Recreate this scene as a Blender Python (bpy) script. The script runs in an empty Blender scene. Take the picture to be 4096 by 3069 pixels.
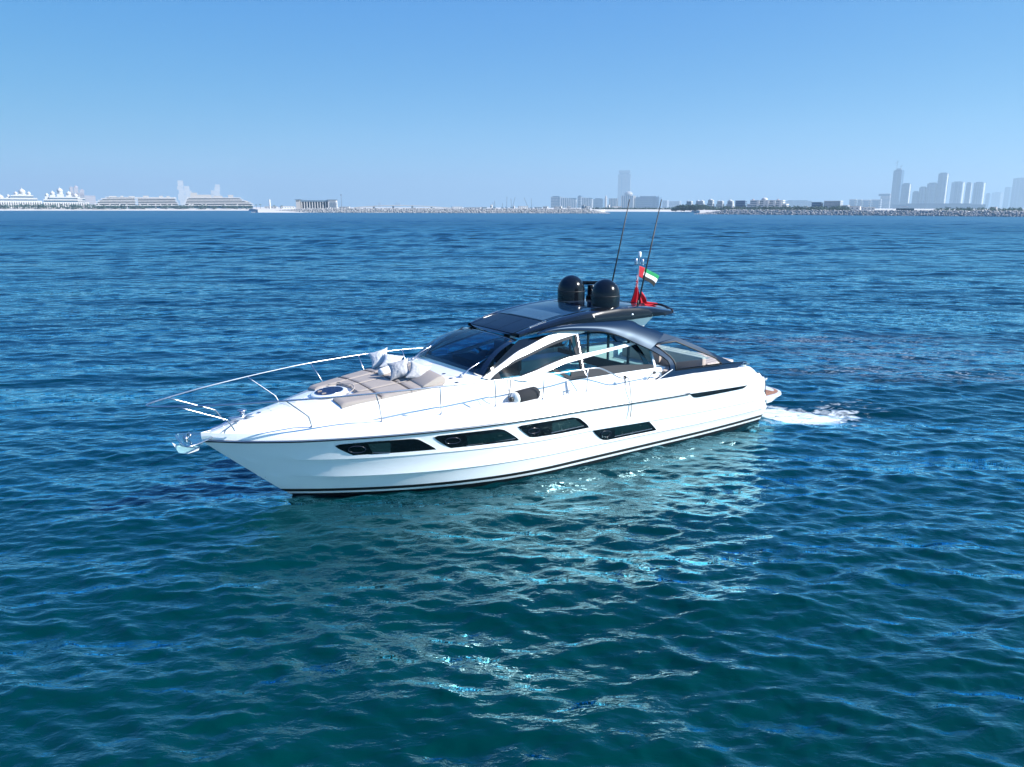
import bpy, bmesh, math, random
import numpy as np
from mathutils import Vector, Matrix, noise
from mathutils.geometry import tessellate_polygon
R = math.radians
random.seed(7)
rng = np.random.default_rng(11)
sc = bpy.context.scene
col = sc.collection

# ---------------------------------------------------------------- camera
CAM_H = 5.87
PITCH = 0.226597
ROLL = R(0.12)
FPX = 3060.0
F_ = Vector((0, math.cos(PITCH), -math.sin(PITCH)))
R0 = Vector((1, 0, 0)); U0 = R0.cross(F_)
R_ = R0 * math.cos(ROLL) + U0 * math.sin(ROLL)
U_ = U0 * math.cos(ROLL) - R0 * math.sin(ROLL)
cam_d = bpy.data.cameras.new('camera')
cam = bpy.data.objects.new('camera', cam_d); col.objects.link(cam)
cam_d.sensor_fit = 'HORIZONTAL'; cam_d.sensor_width = 36; cam_d.lens = 36 * FPX / 4096
cam_d.clip_start = 0.1; cam_d.clip_end = 60000
m = Matrix((R_, U_, -F_)).transposed().to_4x4(); m.translation = Vector((0, 0, CAM_H))
cam.matrix_world = m
sc.camera = cam

# ---------------------------------------------------------------- sky, sun, exposure
A_ = Vector((0.823, 0.568, 0)); P_ = Vector((0.568, -0.823, 0))      # boat: towards the stern, towards port
SUN = (A_ * 0.54 + P_ * 0.60 + Vector((0, 0, 0.59))).normalized()
sun_el = math.asin(SUN.z); sun_az = math.atan2(SUN.x, SUN.y)
SKY_GRADE = ((1.15, 0.28), (0.60, 0.352), (0.12, 0.420))
world = bpy.data.worlds.new('World'); sc.world = world; world.use_nodes = True
wn = world.node_tree.nodes; wl = world.node_tree.links
bg = wn['Background']
sky = wn.new('ShaderNodeTexSky'); sky.sky_type = 'NISHITA'; sky.sun_disc = False
sky.sun_elevation = sun_el; sky.sun_rotation = sun_az
sky.air_density = 0.7; sky.dust_density = 0.3; sky.ozone_density = 6.0; sky.altitude = 0
# photo-like grade of the sky colour: a power and a gain per channel
sepc = wn.new('ShaderNodeSeparateColor'); com = wn.new('ShaderNodeCombineColor'); wl.new(sky.outputs[0], sepc.inputs[0])
for i, (e_, g_) in enumerate(SKY_GRADE):
    a1 = wn.new('ShaderNodeMath'); a1.operation = 'MULTIPLY'; a1.inputs[1].default_value = 0.13; wl.new(sepc.outputs[i], a1.inputs[0])
    a2 = wn.new('ShaderNodeMath'); a2.operation = 'POWER'; a2.inputs[1].default_value = e_; wl.new(a1.outputs[0], a2.inputs[0])
    a3 = wn.new('ShaderNodeMath'); a3.operation = 'MULTIPLY'; a3.inputs[1].default_value = g_ / 0.13; wl.new(a2.outputs[0], a3.inputs[0])
    wl.new(a3.outputs[0], com.inputs[i])
wl.new(com.outputs[0], bg.inputs[0])
bg.inputs[1].default_value = 0.13
sd = bpy.data.lights.new('sun', 'SUN'); sd.energy = 5.0; sd.angle = R(0.5); sd.color = (1, 0.97, 0.93)
so = bpy.data.objects.new('sun', sd); col.objects.link(so)
so.rotation_euler = SUN.to_track_quat('Z', 'Y').to_euler()
vs = sc.view_settings
vs.view_transform = 'Standard'; vs.look = 'None'; vs.exposure = 1.0; vs.gamma = 1; vs.use_curve_mapping = False
sc.cycles.use_denoising = True; sc.cycles.denoising_prefilter = 'ACCURATE'
sc.cycles.max_bounces = 12; sc.cycles.transparent_max_bounces = 16
sc.cycles.volume_bounces = 1
sc.cycles.sample_clamp_indirect = 6

# ---------------------------------------------------------------- helpers
def tag(o, label=None, cat=None, group=None, kind=None):
    if label: o['label'] = label
    if cat: o['category'] = cat
    if group: o['group'] = group
    if kind: o['kind'] = kind
    return o
def empty(name, loc, rz=0):
    o = bpy.data.objects.new(name, None); col.objects.link(o)
    o.location = loc; o.rotation_euler = (0, 0, rz); o.empty_display_size = 0.2
    return o
MATS = {}
def mat(name, color=(0.8, 0.8, 0.8), rough=0.5, metal=0.0, spec=0.5, coat=0.0, bump=0, bscale=30, var=0.0, vscale=3):
    if name in MATS: return MATS[name]
    m = bpy.data.materials.new(name); m.use_nodes = True; MATS[name] = m
    n = m.node_tree.nodes; l = m.node_tree.links; b = n['Principled BSDF']
    b.inputs['Base Color'].default_value = (*color, 1); b.inputs['Roughness'].default_value = rough
    b.inputs['Metallic'].default_value = metal; b.inputs['Specular IOR Level'].default_value = spec
    b.inputs['Coat Weight'].default_value = coat; b.inputs['Coat Roughness'].default_value = 0.05
    tc = n.new('ShaderNodeTexCoord')
    if var:
        t = n.new('ShaderNodeTexNoise'); t.inputs['Scale'].default_value = vscale; t.inputs['Detail'].default_value = 5
        mx = n.new('ShaderNodeMix'); mx.data_type = 'RGBA'
        mx.inputs[6].default_value = (*[c * (1 - var) for c in color], 1)
        mx.inputs[7].default_value = (*[min(1, c * (1 + var)) for c in color], 1)
        l.new(tc.outputs['Object'], t.inputs['Vector']); l.new(t.outputs['Fac'], mx.inputs[0]); l.new(mx.outputs[2], b.inputs['Base Color'])
    if bump:
        t = n.new('ShaderNodeTexNoise'); t.inputs['Scale'].default_value = bscale; t.inputs['Detail'].default_value = 4
        bp = n.new('ShaderNodeBump'); bp.inputs['Strength'].default_value = bump; bp.inputs['Distance'].default_value = 0.01
        l.new(tc.outputs['Object'], t.inputs['Vector']); l.new(t.outputs['Fac'], bp.inputs['Height']); l.new(bp.outputs[0], b.inputs['Normal'])
    return m
def glass(name, tintc, gloss=0.08, rough=0.02):
    if name in MATS: return MATS[name]
    m = bpy.data.materials.new(name); m.use_nodes = True; MATS[name] = m
    n = m.node_tree.nodes; l = m.node_tree.links; n.clear()
    out = n.new('ShaderNodeOutputMaterial'); tr = n.new('ShaderNodeBsdfTransparent'); gl = n.new('ShaderNodeBsdfGlossy')
    lw = n.new('ShaderNodeLayerWeight'); lw.inputs[0].default_value = 0.5; fr = n.new('ShaderNodeMath'); fr.operation = 'POWER'; fr.inputs[1].default_value = 4.5
    l.new(lw.outputs['Facing'], fr.inputs[0])
    mx = n.new('ShaderNodeMixShader'); ad = n.new('ShaderNodeMath'); ad.operation = 'ADD'; ad.inputs[1].default_value = gloss; ad.use_clamp = True
    tr.inputs[0].default_value = (*tintc, 1); gl.inputs['Roughness'].default_value = rough
    l.new(fr.outputs[0], ad.inputs[0]); l.new(ad.outputs[0], mx.inputs[0]); l.new(tr.outputs[0], mx.inputs[1]); l.new(gl.outputs[0], mx.inputs[2])
    l.new(mx.outputs[0], out.inputs[0])
    return m
white = mat('gelcoat_white', (0.80, 0.81, 0.82), 0.16, coat=0.6, var=0.015, vscale=1.5)
whitem = mat('deck_white', (0.80, 0.81, 0.81), 0.4, bump=0.04, bscale=200)
black = mat('gloss_black', (0.006, 0.007, 0.009), 0.08, coat=0.8)
graph = mat('graphite_paint', (0.006, 0.019, 0.048), 0.30, spec=.16)
graph.node_tree.nodes['Principled BSDF'].inputs['Specular Tint'].default_value = (.5, .75, 1, 1)
rubber = mat('black_rubber', (0.012, 0.013, 0.015), 0.5)
chrome = mat('polished_steel', (0.52, 0.55, 0.60), 0.30, metal=1.0)
beige = mat('beige_cushion', (0.34, 0.295, 0.262), 0.75, bump=0.25, bscale=260, var=0.05, vscale=6)
seam = mat('seam', (0.09, 0.07, 0.06), 0.8)
piping = mat('seam_light', (0.38, 0.335, 0.30), 0.7)
teak = mat('teak', (0.30, 0.15, 0.09), 0.6, var=0.35, vscale=18)
winblk = mat('hull_window_black', (0.003, 0.004, 0.006), 0.04, coat=1.0)
winpane = mat('hull_window_pane', (0.012, 0.032, 0.036), 0.05, coat=1.0)
trim = mat('window_trim_grey', (0.012, 0.018, 0.026), 0.5, spec=.08)
tealg = glass('side_glass', (0.34, 0.74, 0.84), 0.04)
wsg = glass('windshield_glass', (0.15, 0.34, 0.50), 0.03)
roofg = glass('roof_glass', (0.05, 0.12, 0.22), 0.16)
clrg = glass('clear_glass', (0.80, 0.95, 0.96), 0.06)
gsofa = mat('interior_leather', (0.70, 0.76, 0.76), 0.6, var=0.05)
gdark = mat('interior_dark', (0.02, 0.035, 0.05), 0.6)
gfloor = mat('interior_floor', (0.30, 0.42, 0.45), 0.5)

def mesh_obj(name, verts, faces, material, parent=None, smooth=False, auto=None, recalc=True, loc=None):
    me = bpy.data.meshes.new(name)
    me.from_pydata([tuple(v) for v in verts], [], faces)
    if recalc:
        bm = bmesh.new(); bm.from_mesh(me); bmesh.ops.recalc_face_normals(bm, faces=bm.faces); bm.to_mesh(me); bm.free()
    if smooth or auto is not None:
        for p in me.polygons: p.use_smooth = True
        if auto is not None:
            try: me.set_sharp_from_angle(angle=R(auto))
            except Exception: pass
    me.materials.append(material)
    o = bpy.data.objects.new(name, me); col.objects.link(o)
    if parent: o.parent = parent
    if loc is not None: o.location = loc
    return o
class MB:
    def __init__(s): s.v = []; s.f = []
    def add(s, v, f):
        k = len(s.v); s.v += [tuple(x) for x in v]; s.f += [[i + k for i in q] for q in f]; return s
    def box(s, c, d, M=None):
        x, y, z = [q / 2 for q in d]
        v = [Vector((a * x, b * y, e * z)) for a in (-1, 1) for b in (-1, 1) for e in (-1, 1)]
        if M is not None: v = [M @ q for q in v]
        c = Vector(c)
        return s.add([q + c for q in v], [(0, 1, 3, 2), (4, 6, 7, 5), (0, 4, 5, 1), (2, 3, 7, 6), (0, 2, 6, 4), (1, 5, 7, 3)])
    def tube(s, pts, r, n=8, cap=True):
        pts = [Vector(p) for p in pts]; rr = r if isinstance(r, (list, tuple)) else [r] * len(pts)
        v = []; f = []; prev = None
        for i, p in enumerate(pts):
            t = (pts[min(i + 1, len(pts) - 1)] - pts[max(i - 1, 0)]).normalized()
            a = prev if prev is not None else (Vector((0, 0, 1)) if abs(t.z) < 0.9 else Vector((1, 0, 0)))
            a = (a - t * a.dot(t)).normalized(); prev = a; b = t.cross(a)
            for k in range(n):
                w = 2 * math.pi * k / n; v.append(p + (a * math.cos(w) + b * math.sin(w)) * rr[i])
        for i in range(len(pts) - 1):
            for k in range(n):
                f.append((i * n + k, i * n + (k + 1) % n, (i + 1) * n + (k + 1) % n, (i + 1) * n + k))
        if cap: f += [tuple(range(n)), tuple(range((len(pts) - 1) * n, len(pts) * n))]
        return s.add(v, f)
    def lathe(s, prof, c, n=24, M=None, cap=True):
        c = Vector(c); v = []; f = []
        for r, z in prof:
            for k in range(n):
                w = 2 * math.pi * k / n; q = Vector((r * math.cos(w), r * math.sin(w), z))
                if M is not None: q = M @ q
                v.append(c + q)
        for i in range(len(prof) - 1):
            for k in range(n): f.append((i * n + k, i * n + (k + 1) % n, (i + 1) * n + (k + 1) % n, (i + 1) * n + k))
        if cap: f += [tuple(range(n)), tuple(range((len(prof) - 1) * n, len(prof) * n))]
        return s.add(v, f)
    def build(s, name, m, parent=None, smooth=False, auto=None, loc=None):
        return mesh_obj(name, s.v, s.f, m, parent, smooth, auto, loc=loc)
def V(X, Y, Z): return Vector((-X, Y, Z))       # boat data (metres aft of the bow tip, to port, up) to local axes
def pw(x, pts):
    if x <= pts[0][0]: return pts[0][1]
    for (a, b), (c, d) in zip(pts, pts[1:]):
        if x <= c: return b + (d - b) * (x - a) / (c - a)
    return pts[-1][1]
def sm(a, b, x):
    t = max(0, min(1, (x - a) / (b - a))); return t * t * (3 - 2 * t)
def cr(pts, n=8):
    """smooth curve through points (Catmull-Rom)"""
    P = [Vector(p) for p in pts]; P = [2 * P[0] - P[1]] + P + [2 * P[-1] - P[-2]]; out = []
    for i in range(1, len(P) - 2):
        for k in range(n):
            t = k / n; a, b, c, d = P[i - 1:i + 3]
            out.append(0.5 * ((2 * b) + (c - a) * t + (2 * a - 5 * b + 4 * c - d) * t * t + (3 * b - a - 3 * c + d) * t ** 3))
    out.append(P[-2]); return out
def resamp(pts, n):
    P = [Vector(p) for p in pts]; L = [0]
    for a, b in zip(P, P[1:]): L.append(L[-1] + (b - a).length)
    out = []
    for k in range(n):
        s_ = L[-1] * k / (n - 1)
        j = max(i for i in range(len(L)) if L[i] <= s_ + 1e-9); j = min(j, len(P) - 2)
        d = L[j + 1] - L[j]; out.append(P[j].lerp(P[j + 1], 0 if d == 0 else (s_ - L[j]) / d))
    return out
def mirror(pts): return [Vector((p[0], -p[1], p[2])) for p in pts]
def strip(mb, a, b, t=0.0, n=32, rows=2, bulge=0.0, side=1, zt=0.0):
    """skin between two lines with thickness t inwards (towards the centreline)"""
    a = resamp(a, n); b = resamp(b, n); v = []; f = []
    for j in range(rows):
        w = j / (rows - 1); o = Vector((0, side * bulge * 4 * w * (1 - w), 0))
        v += [p.lerp(q, w) + o for p, q in zip(a, b)]
    N = n * rows
    for j in range(rows - 1):
        for i in range(n - 1): f.append((j * n + i, j * n + i + 1, (j + 1) * n + i + 1, (j + 1) * n + i))
    if t:
        off = Vector((0, -side * t, -zt)); v += [p + off for p in v[:N]]
        f += [tuple(reversed([q + N for q in x])) for x in list(f)]
        for i in range(n - 1):
            f.append((i, i + 1, i + 1 + N, i + N)); k = (rows - 1) * n; f.append((k + i, k + i + 1, k + i + 1 + N, k + i + N))
        for j in range(rows - 1):
            for e in (0, n - 1): f.append((j * n + e, (j + 1) * n + e, (j + 1) * n + e + N, j * n + e + N))
    return mb.add(v, f)
def plate(mb, outline, t, d, holes=()):
    """flat-ish polygon (with holes) thickened by t along d"""
    loops = [[Vector(p) for p in outline]] + [[Vector(p) for p in h] for h in holes]
    tris = tessellate_polygon(loops); pts = [p for l in loops for p in l]; N = len(pts); d = Vector(d) * t
    f = [tuple(x) for x in tris]; f += [tuple(q + N for q in reversed(x)) for x in tris]
    k = 0
    for l in loops:
        n = len(l)
        for i in range(n): f.append((k + i, k + (i + 1) % n, k + (i + 1) % n + N, k + i + N))
        k += n
    return mb.add(pts + [p + d for p in pts], f)

# ================================================================ WATER
def make_water():
    def axis_y():
        y = [4.0]
        while y[-1] < 9000: y.append(y[-1] + (max(0.045, 0.0038 * y[-1]) if y[-1] < 420 else 0.007 * y[-1] * (1 if y[-1] < 400 else 4)))
        back = [4.0 - 0.08 * 1.12 ** k / 0.12 for k in range(1, 60)]
        back = [b for b in back if b > -3000]
        return np.array(sorted(back) + y)
    def axis_x():
        x = list(np.arange(0, 14, 0.055))
        while x[-1] < 9000: x.append(x[-1] + max(0.055, 0.011 * x[-1] - 0.10) * (1 if x[-1] < 200 else 3))
        x = np.array(x); return np.concatenate([-x[:0:-1], x])
    ys = axis_y(); xs = axis_x()
    X, Y = np.meshgrid(xs, ys); Z = np.zeros_like(X)
    sx = np.gradient(xs)[None, :]; sy = np.gradient(ys)[:, None]
    sp = np.maximum(0.5 * sx + 0 * sy, sy + 0 * sx)
    DX = np.zeros_like(X); DY = np.zeros_like(X)
    X0, Y0 = X.copy(), Y.copy()
    main = R(262)                          # direction the wind waves travel (towards the viewer, a bit left)
    env = 0.92 + 0.22 * np.sin(X0 * 0.031 + Y0 * 0.047 + 1.0) * np.sin(Y0 * 0.071 - X0 * 0.053 + 2.0)
    swell = np.clip((Y0 - 35) / 110, 0, 1) ** 1.2      # open water beyond the shelter of the near bank is rougher
    waves = []
    for l0, l1, S, cnt, spread in ((0.16, 0.42, 0.165, 100, 0.62), (0.42, 1.0, 0.140, 90, 0.50), (1.0, 4.0, 0.066, 40, 0.45), (4.0, 13.0, 0.085, 34, 0.40)):
        for i in range(cnt): waves.append((l0 * (l1 / l0) ** ((i + rng.random()) / cnt), S * math.sqrt(2 / cnt), spread))
    for lam, slope, spread in waves:
        th = main + rng.normal(0, spread); k = 2 * math.pi / lam; a = slope / k
        ph = rng.random() * 6.283
        fade = np.clip((lam / sp - 2.2) / 2.5, 0, 1) * a * env
        if lam > 4.0: fade = fade * swell
        elif lam > 1.0: fade = fade * (1 + 1.0 * swell)
        arg = k * (math.cos(th) * X0 + math.sin(th) * Y0) + ph
        Z += fade * np.cos(arg); s = np.sin(arg) * fade * (0.25 if lam < 0.42 else 0.5)
        DX -= math.cos(th) * s; DY -= math.sin(th) * s
    # calmer strip in the lee beside the hull
    X = X + DX; Y = Y + DY
    co = np.stack([X, Y, Z], -1).reshape(-1, 3).astype(np.float32)
    ny, nx = X.shape
    idx = np.arange(ny * nx).reshape(ny, nx)
    q = np.stack([idx[:-1, :-1], idx[:-1, 1:], idx[1:, 1:], idx[1:, :-1]], -1).reshape(-1, 4)
    me = bpy.data.meshes.new('water'); me.vertices.add(len(co)); me.vertices.foreach_set('co', co.ravel())
    me.loops.add(q.size); me.loops.foreach_set('vertex_index', q.ravel().astype(np.int32))
    me.polygons.add(len(q)); me.polygons.foreach_set('loop_start', np.arange(0, q.size, 4, dtype=np.int32))
    me.polygons.foreach_set('loop_total', np.full(len(q), 4, dtype=np.int32))
    me.update(calc_edges=True)
    me.polygons.foreach_set('use_smooth', np.ones(len(q), dtype=bool))
    print('water verts', len(co))
    # foam amount per vertex: wake behind the stern and scattered old foam near the viewer
    x = co[:, 0]; y = co[:, 1]
    def boat(px, py):      # boat coordinates (aft, port)
        dx = px - BO.x; dy = py - BO.y
        return dx * A_.x + dy * A_.y, dx * P_.x + dy * P_.y
    bx, by = boat(x, y)
    w = 1.12 * np.exp(-((bx - 15.3) / 0.8) ** 2) * np.exp(-((by - 1.0) / 1.1) ** 2)
    w += 1.0 * np.exp(-((bx - 15.75) / 0.6) ** 2) * np.exp(-((by - 2.1) / 0.7) ** 2)
    w += 0.62 * np.exp(-((bx - 16.5) / 0.9) ** 2) * np.exp(-((by - 2.9) / 0.9) ** 2)
    w += 0.55 * np.exp(-((bx - 18.2) / 2.2) ** 2) * np.exp(-((by - 2.4) / 1.6) ** 2)
    w += 0.24 * np.exp(-((bx - 27) / 9) ** 2) * np.exp(-(np.abs(by + 0.2) / (2.6)) ** 2)
    w += 0.40 * np.exp(-((bx - 13.9) / 1.2) ** 2) * np.exp(-((by - 2.15) / 0.25) ** 2)
    w = np.minimum(w, 1.1) * 0.66
    far = np.zeros_like(w)
    for cx, cy, rx, ry, am in FOAM: far += am * np.exp(-((x - cx) / rx) ** 2 - ((y - cy) / ry) ** 2)
    at1 = me.attributes.new('wake', 'FLOAT', 'POINT'); at1.data.foreach_set('value', np.clip(w, 0, 1.5).astype(np.float32))
    at2 = me.attributes.new('streak', 'FLOAT', 'POINT'); at2.data.foreach_set('value', np.clip(far, 0, 1.5).astype(np.float32))
    m = bpy.data.materials.new('sea_water'); m.use_nodes = True; N = m.node_tree.nodes; L = m.node_tree.links
    b = N['Principled BSDF']
    b.inputs['Roughness'].default_value = 0.06; b.inputs['IOR'].default_value = 1.333; b.inputs['Specular IOR Level'].default_value = 0.0
    tc = N.new('ShaderNodeTexCoord'); geo = N.new('ShaderNodeNewGeometry')
    cd = N.new('ShaderNodeVectorMath'); cd.operation = 'LENGTH'; L.new(geo.outputs['Position'], cd.inputs[0])
    # water colour is greener near the viewer, bluer farther out, brighter towards the horizon; broad patches
    nz = N.new('ShaderNodeTexNoise'); nz.inputs['Scale'].default_value = 0.06; nz.inputs['Detail'].default_value = 3
    L.new(tc.outputs['Object'], nz.inputs['Vector'])
    sep = N.new('ShaderNodeSeparateXYZ'); L.new(geo.outputs['Position'], sep.inputs[0])
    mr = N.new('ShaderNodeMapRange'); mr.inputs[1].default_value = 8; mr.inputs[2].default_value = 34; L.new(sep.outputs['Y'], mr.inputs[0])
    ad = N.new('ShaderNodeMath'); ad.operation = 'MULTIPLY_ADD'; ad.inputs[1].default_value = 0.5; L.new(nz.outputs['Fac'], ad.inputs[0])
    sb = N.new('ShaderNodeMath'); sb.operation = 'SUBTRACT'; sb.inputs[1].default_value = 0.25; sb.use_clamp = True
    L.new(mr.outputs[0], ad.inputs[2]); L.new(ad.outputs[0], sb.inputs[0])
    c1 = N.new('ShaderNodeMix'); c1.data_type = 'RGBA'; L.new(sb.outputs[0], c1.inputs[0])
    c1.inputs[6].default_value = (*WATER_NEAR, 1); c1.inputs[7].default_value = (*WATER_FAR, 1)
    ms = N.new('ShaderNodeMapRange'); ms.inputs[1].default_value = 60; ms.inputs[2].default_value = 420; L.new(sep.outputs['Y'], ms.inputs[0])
    c0 = N.new('ShaderNodeMix'); c0.data_type = 'RGBA'; L.new(ms.outputs[0], c0.inputs[0]); L.new(c1.outputs[2], c0.inputs[6]); c0.inputs[7].default_value = (*WATER_HORIZON, 1); c1 = c0
    # foam masks
    def ridged(scale, det, sy=1.0, dist=0.0):
        mp = N.new('ShaderNodeMapping'); mp.inputs['Scale'].default_value = (1, sy, 1); mp.inputs['Rotation'].default_value = (0, 0, R(-14))
        t = N.new('ShaderNodeTexNoise'); t.inputs['Scale'].default_value = scale; t.inputs['Detail'].default_value = det
        t.inputs['Distortion'].default_value = dist
        L.new(tc.outputs['Object'], mp.inputs[0]); L.new(mp.outputs[0], t.inputs['Vector']); return t
    def attr(nm):
        a = N.new('ShaderNodeAttribute'); a.attribute_name = nm; return a
    def chain(op, a, b_, clamp=False):
        q = N.new('ShaderNodeMath'); q.operation = op; q.use_clamp = clamp
        for i, s in enumerate((a, b_)):
            if isinstance(s, (int, float)): q.inputs[i].default_value = s
            else: L.new(s, q.inputs[i])
        return q.outputs[0]
    t1 = ridged(2.6, 8, 1.4, 0.8)
    wk = chain('MULTIPLY', chain('SUBTRACT', chain('ADD', attr('wake').outputs['Fac'], chain('MULTIPLY', t1.outputs['Fac'], 1.1)), 0.98), 3.2, True)
    t5 = ridged(9.0, 5, 1.3, 0.6); wk = chain('MULTIPLY', wk, chain('MULTIPLY', chain('SUBTRACT', chain('ADD', t5.outputs['Fac'], chain('MULTIPLY', attr('wake').outputs['Fac'], 0.30)), 0.40), 5.0, True), True)
    t2 = ridged(1.15, 6, 2.6, 1.2)
    lace = chain('SUBTRACT', 1.0, chain('MULTIPLY', chain('ABSOLUTE', chain('SUBTRACT', t2.outputs['Fac'], 0.5), 0), 16.0), True)
    t3 = ridged(7.0, 4, 1.5, 0.5)
    lace = chain('MULTIPLY', lace, chain('MULTIPLY', chain('SUBTRACT', t3.outputs['Fac'], 0.36), 4.0, True), True)
    st = chain('MULTIPLY', lace, chain('MULTIPLY', attr('streak').outputs['Fac'], 0.85), True)
    fo = chain('MAXIMUM', wk, st)
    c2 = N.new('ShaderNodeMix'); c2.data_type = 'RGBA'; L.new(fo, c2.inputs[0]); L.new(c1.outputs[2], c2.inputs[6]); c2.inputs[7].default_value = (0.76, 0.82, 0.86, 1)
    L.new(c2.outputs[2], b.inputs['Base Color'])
    ro = N.new('ShaderNodeMapRange'); L.new(fo, ro.inputs[0]); ro.inputs[3].default_value = 0.0; ro.inputs[4].default_value = 0.6
    rd_ = N.new('ShaderNodeMapRange'); rd_.inputs[1].default_value = 30; rd_.inputs[2].default_value = 350; rd_.inputs[3].default_value = 0.02; rd_.inputs[4].default_value = 0.32; L.new(cd.outputs['Value'], rd_.inputs[0])
    L.new(chain('MAXIMUM', ro.outputs[0], rd_.outputs[0]), b.inputs['Roughness'])
    # small ripples as bump at three scales
    prev = None
    for sc_, st_, dist in ((0.045, 0.6, 1.6), (0.17, 0.5, 0.45), (0.75, 0.30, 0.10), (2.6, 0.40, 0.05), (6.5, 0.30, 0.02)):
        t = ridged(sc_, 3, 2.0, 0.4); bp = N.new('ShaderNodeBump'); bp.inputs['Strength'].default_value = st_ * BUMP; bp.inputs['Distance'].default_value = dist * 2.2
        L.new(t.outputs['Fac'], bp.inputs['Height'])
        if prev: L.new(prev, bp.inputs['Normal'])
        prev = bp.outputs[0]
    L.new(prev, b.inputs['Normal'])
    # surface reflection layer over the water colour
    gl = N.new('ShaderNodeBsdfGlossy'); gl.inputs['Color'].default_value = (*GLOSS_TINT, 1); fr = N.new('ShaderNodeFresnel'); fr.inputs['IOR'].default_value = WATER_IOR
    mxs = N.new('ShaderNodeMixShader'); 
    def dmap(a, b_, va, vb):
        q = N.new('ShaderNodeMapRange'); q.inputs[1].default_value = a; q.inputs[2].default_value = b_; q.inputs[3].default_value = va; q.inputs[4].default_value = vb; L.new(cd.outputs['Value'], q.inputs[0]); return q.outputs[0]
    L.new(chain('MINIMUM', chain('MULTIPLY', chain('SUBTRACT', fr.outputs[0], 0.055), dmap(14, 45, 2.0, 1.15), True), dmap(60, 260, 1.0, 0.42)), mxs.inputs[0])
    L.new(prev, gl.inputs['Normal']); L.new(prev, fr.inputs['Normal'])
    L.new(b.inputs['Roughness'].links[0].from_socket, gl.inputs['Roughness']); dif = N.new('ShaderNodeBsdfDiffuse'); L.new(c2.outputs[2], dif.inputs['Color']); L.new(prev, dif.inputs['Normal'])
    L.new(dif.outputs[0], mxs.inputs[1]); L.new(gl.outputs[0], mxs.inputs[2]); L.new(mxs.outputs[0], N['Material Output'].inputs['Surface'])
    me.materials.append(m)
    o = bpy.data.objects.new('water', me); col.objects.link(o); tag(o, kind='structure')
    return o
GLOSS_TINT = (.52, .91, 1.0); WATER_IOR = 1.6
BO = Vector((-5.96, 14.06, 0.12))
WATER_NEAR = (0.0, 0.026, 0.029); WATER_FAR = (0.0, 0.015, 0.034); WATER_HORIZON = (0.0, 0.032, 0.072); BUMP = 0.75
def ground(px, py):
    d = F_ * FPX + R_ * (px - 2048) - U_ * (py - 1534.5); t = -CAM_H / d.z; return (d.x * t, d.y * t)
FOAM = []
for px, py, rx, ry, am in ((3650, 1420, 5, 1.5, .5), (3300, 1360, 6, 1.5, .4), (3900, 1500, 4, 1.2, .4), (3450, 1480, 3, .8, .4)):
    g = ground(px, py); FOAM.append((g[0], g[1], rx, ry, am))
make_water()

# ================================================================ YACHT
yacht = empty('motor_yacht', BO, math.atan2(-A_.y, -A_.x))
tag(yacht, 'white open motor yacht with black hardtop and two black domes, moving over blue sea', 'yacht')
def lev(X, B, xs, L, p):
    y = B * (1 - max(0, 1 - (X - xs) / L) ** p) if X > xs else 0
    if X > 11: y -= B * .08 * ((X - 11) / 3.6) ** 2
    return y
Zr = lambda X: pw(X, [(0, 1.37), (.7, 1.33), (1.6, 1.31), (7.4, 1.31), (10.6, 1.23), (14.5, 1.2)])
LV = [(Zr, (2.2, 0, 8, 2.4)),
      (lambda X: pw(X, [(0, .9), (1, .88), (2.5, .84), (4.2, .82), (6.5, .77), (8, .77), (9.8, .70), (14.5, .59)]), (2.13, .53, 7.2, 2.3)),
      (lambda X: pw(X, [(0, .5), (1.2, .48), (2.35, .42), (4, .40), (8, .38), (14.5, .30)]), (2.07, .99, 6.4, 2.15)),
      (lambda X: .08, (2.0, 1.45, 5.7, 2.0)), (lambda X: 0.0, (1.97, 1.55, 5.7, 2.0)), (lambda X: -.055, (1.95, 1.62, 5.7, 2.0)),
      (lambda X: -.25, (1.88, 1.9, 5.7, 2.0)), (lambda X: -.7, (0.02, 3.0, 5.7, 2.0))]
def levY(i, X):
    y = lev(X, *LV[i][1])
    if i == 1:      # straight sections between rub rail and second crease
        za, zb_, zc = Zr(X), LV[1][0](X), LV[2][0](X); t = (za - zb_) / (za - zc)
        y += (lev(X, *LV[0][1]) * (1 - t) + lev(X, *LV[2][1]) * t - y) * sm(.6, 2.2, X)
    return y
def hullY(X, Z):
    pts = [(z(X), levY(i, X)) for i, (z, a) in enumerate(LV)]
    for (za, ya), (zb, yb) in zip(pts, pts[1:]):
        if Z >= zb: return ya + (yb - ya) * (za - Z) / (za - zb) if Z <= za else ya
    return pts[-1][1]
def sternX(Z): return pw(Z, [(-.7, 14.2), (-.25, 14.42), (.21, 14.62), (.54, 14.54), (.93, 14.33), (1.1, 14.36), (1.37, 14.02), (1.6, 13.7), (1.75, 13.6)])
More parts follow.
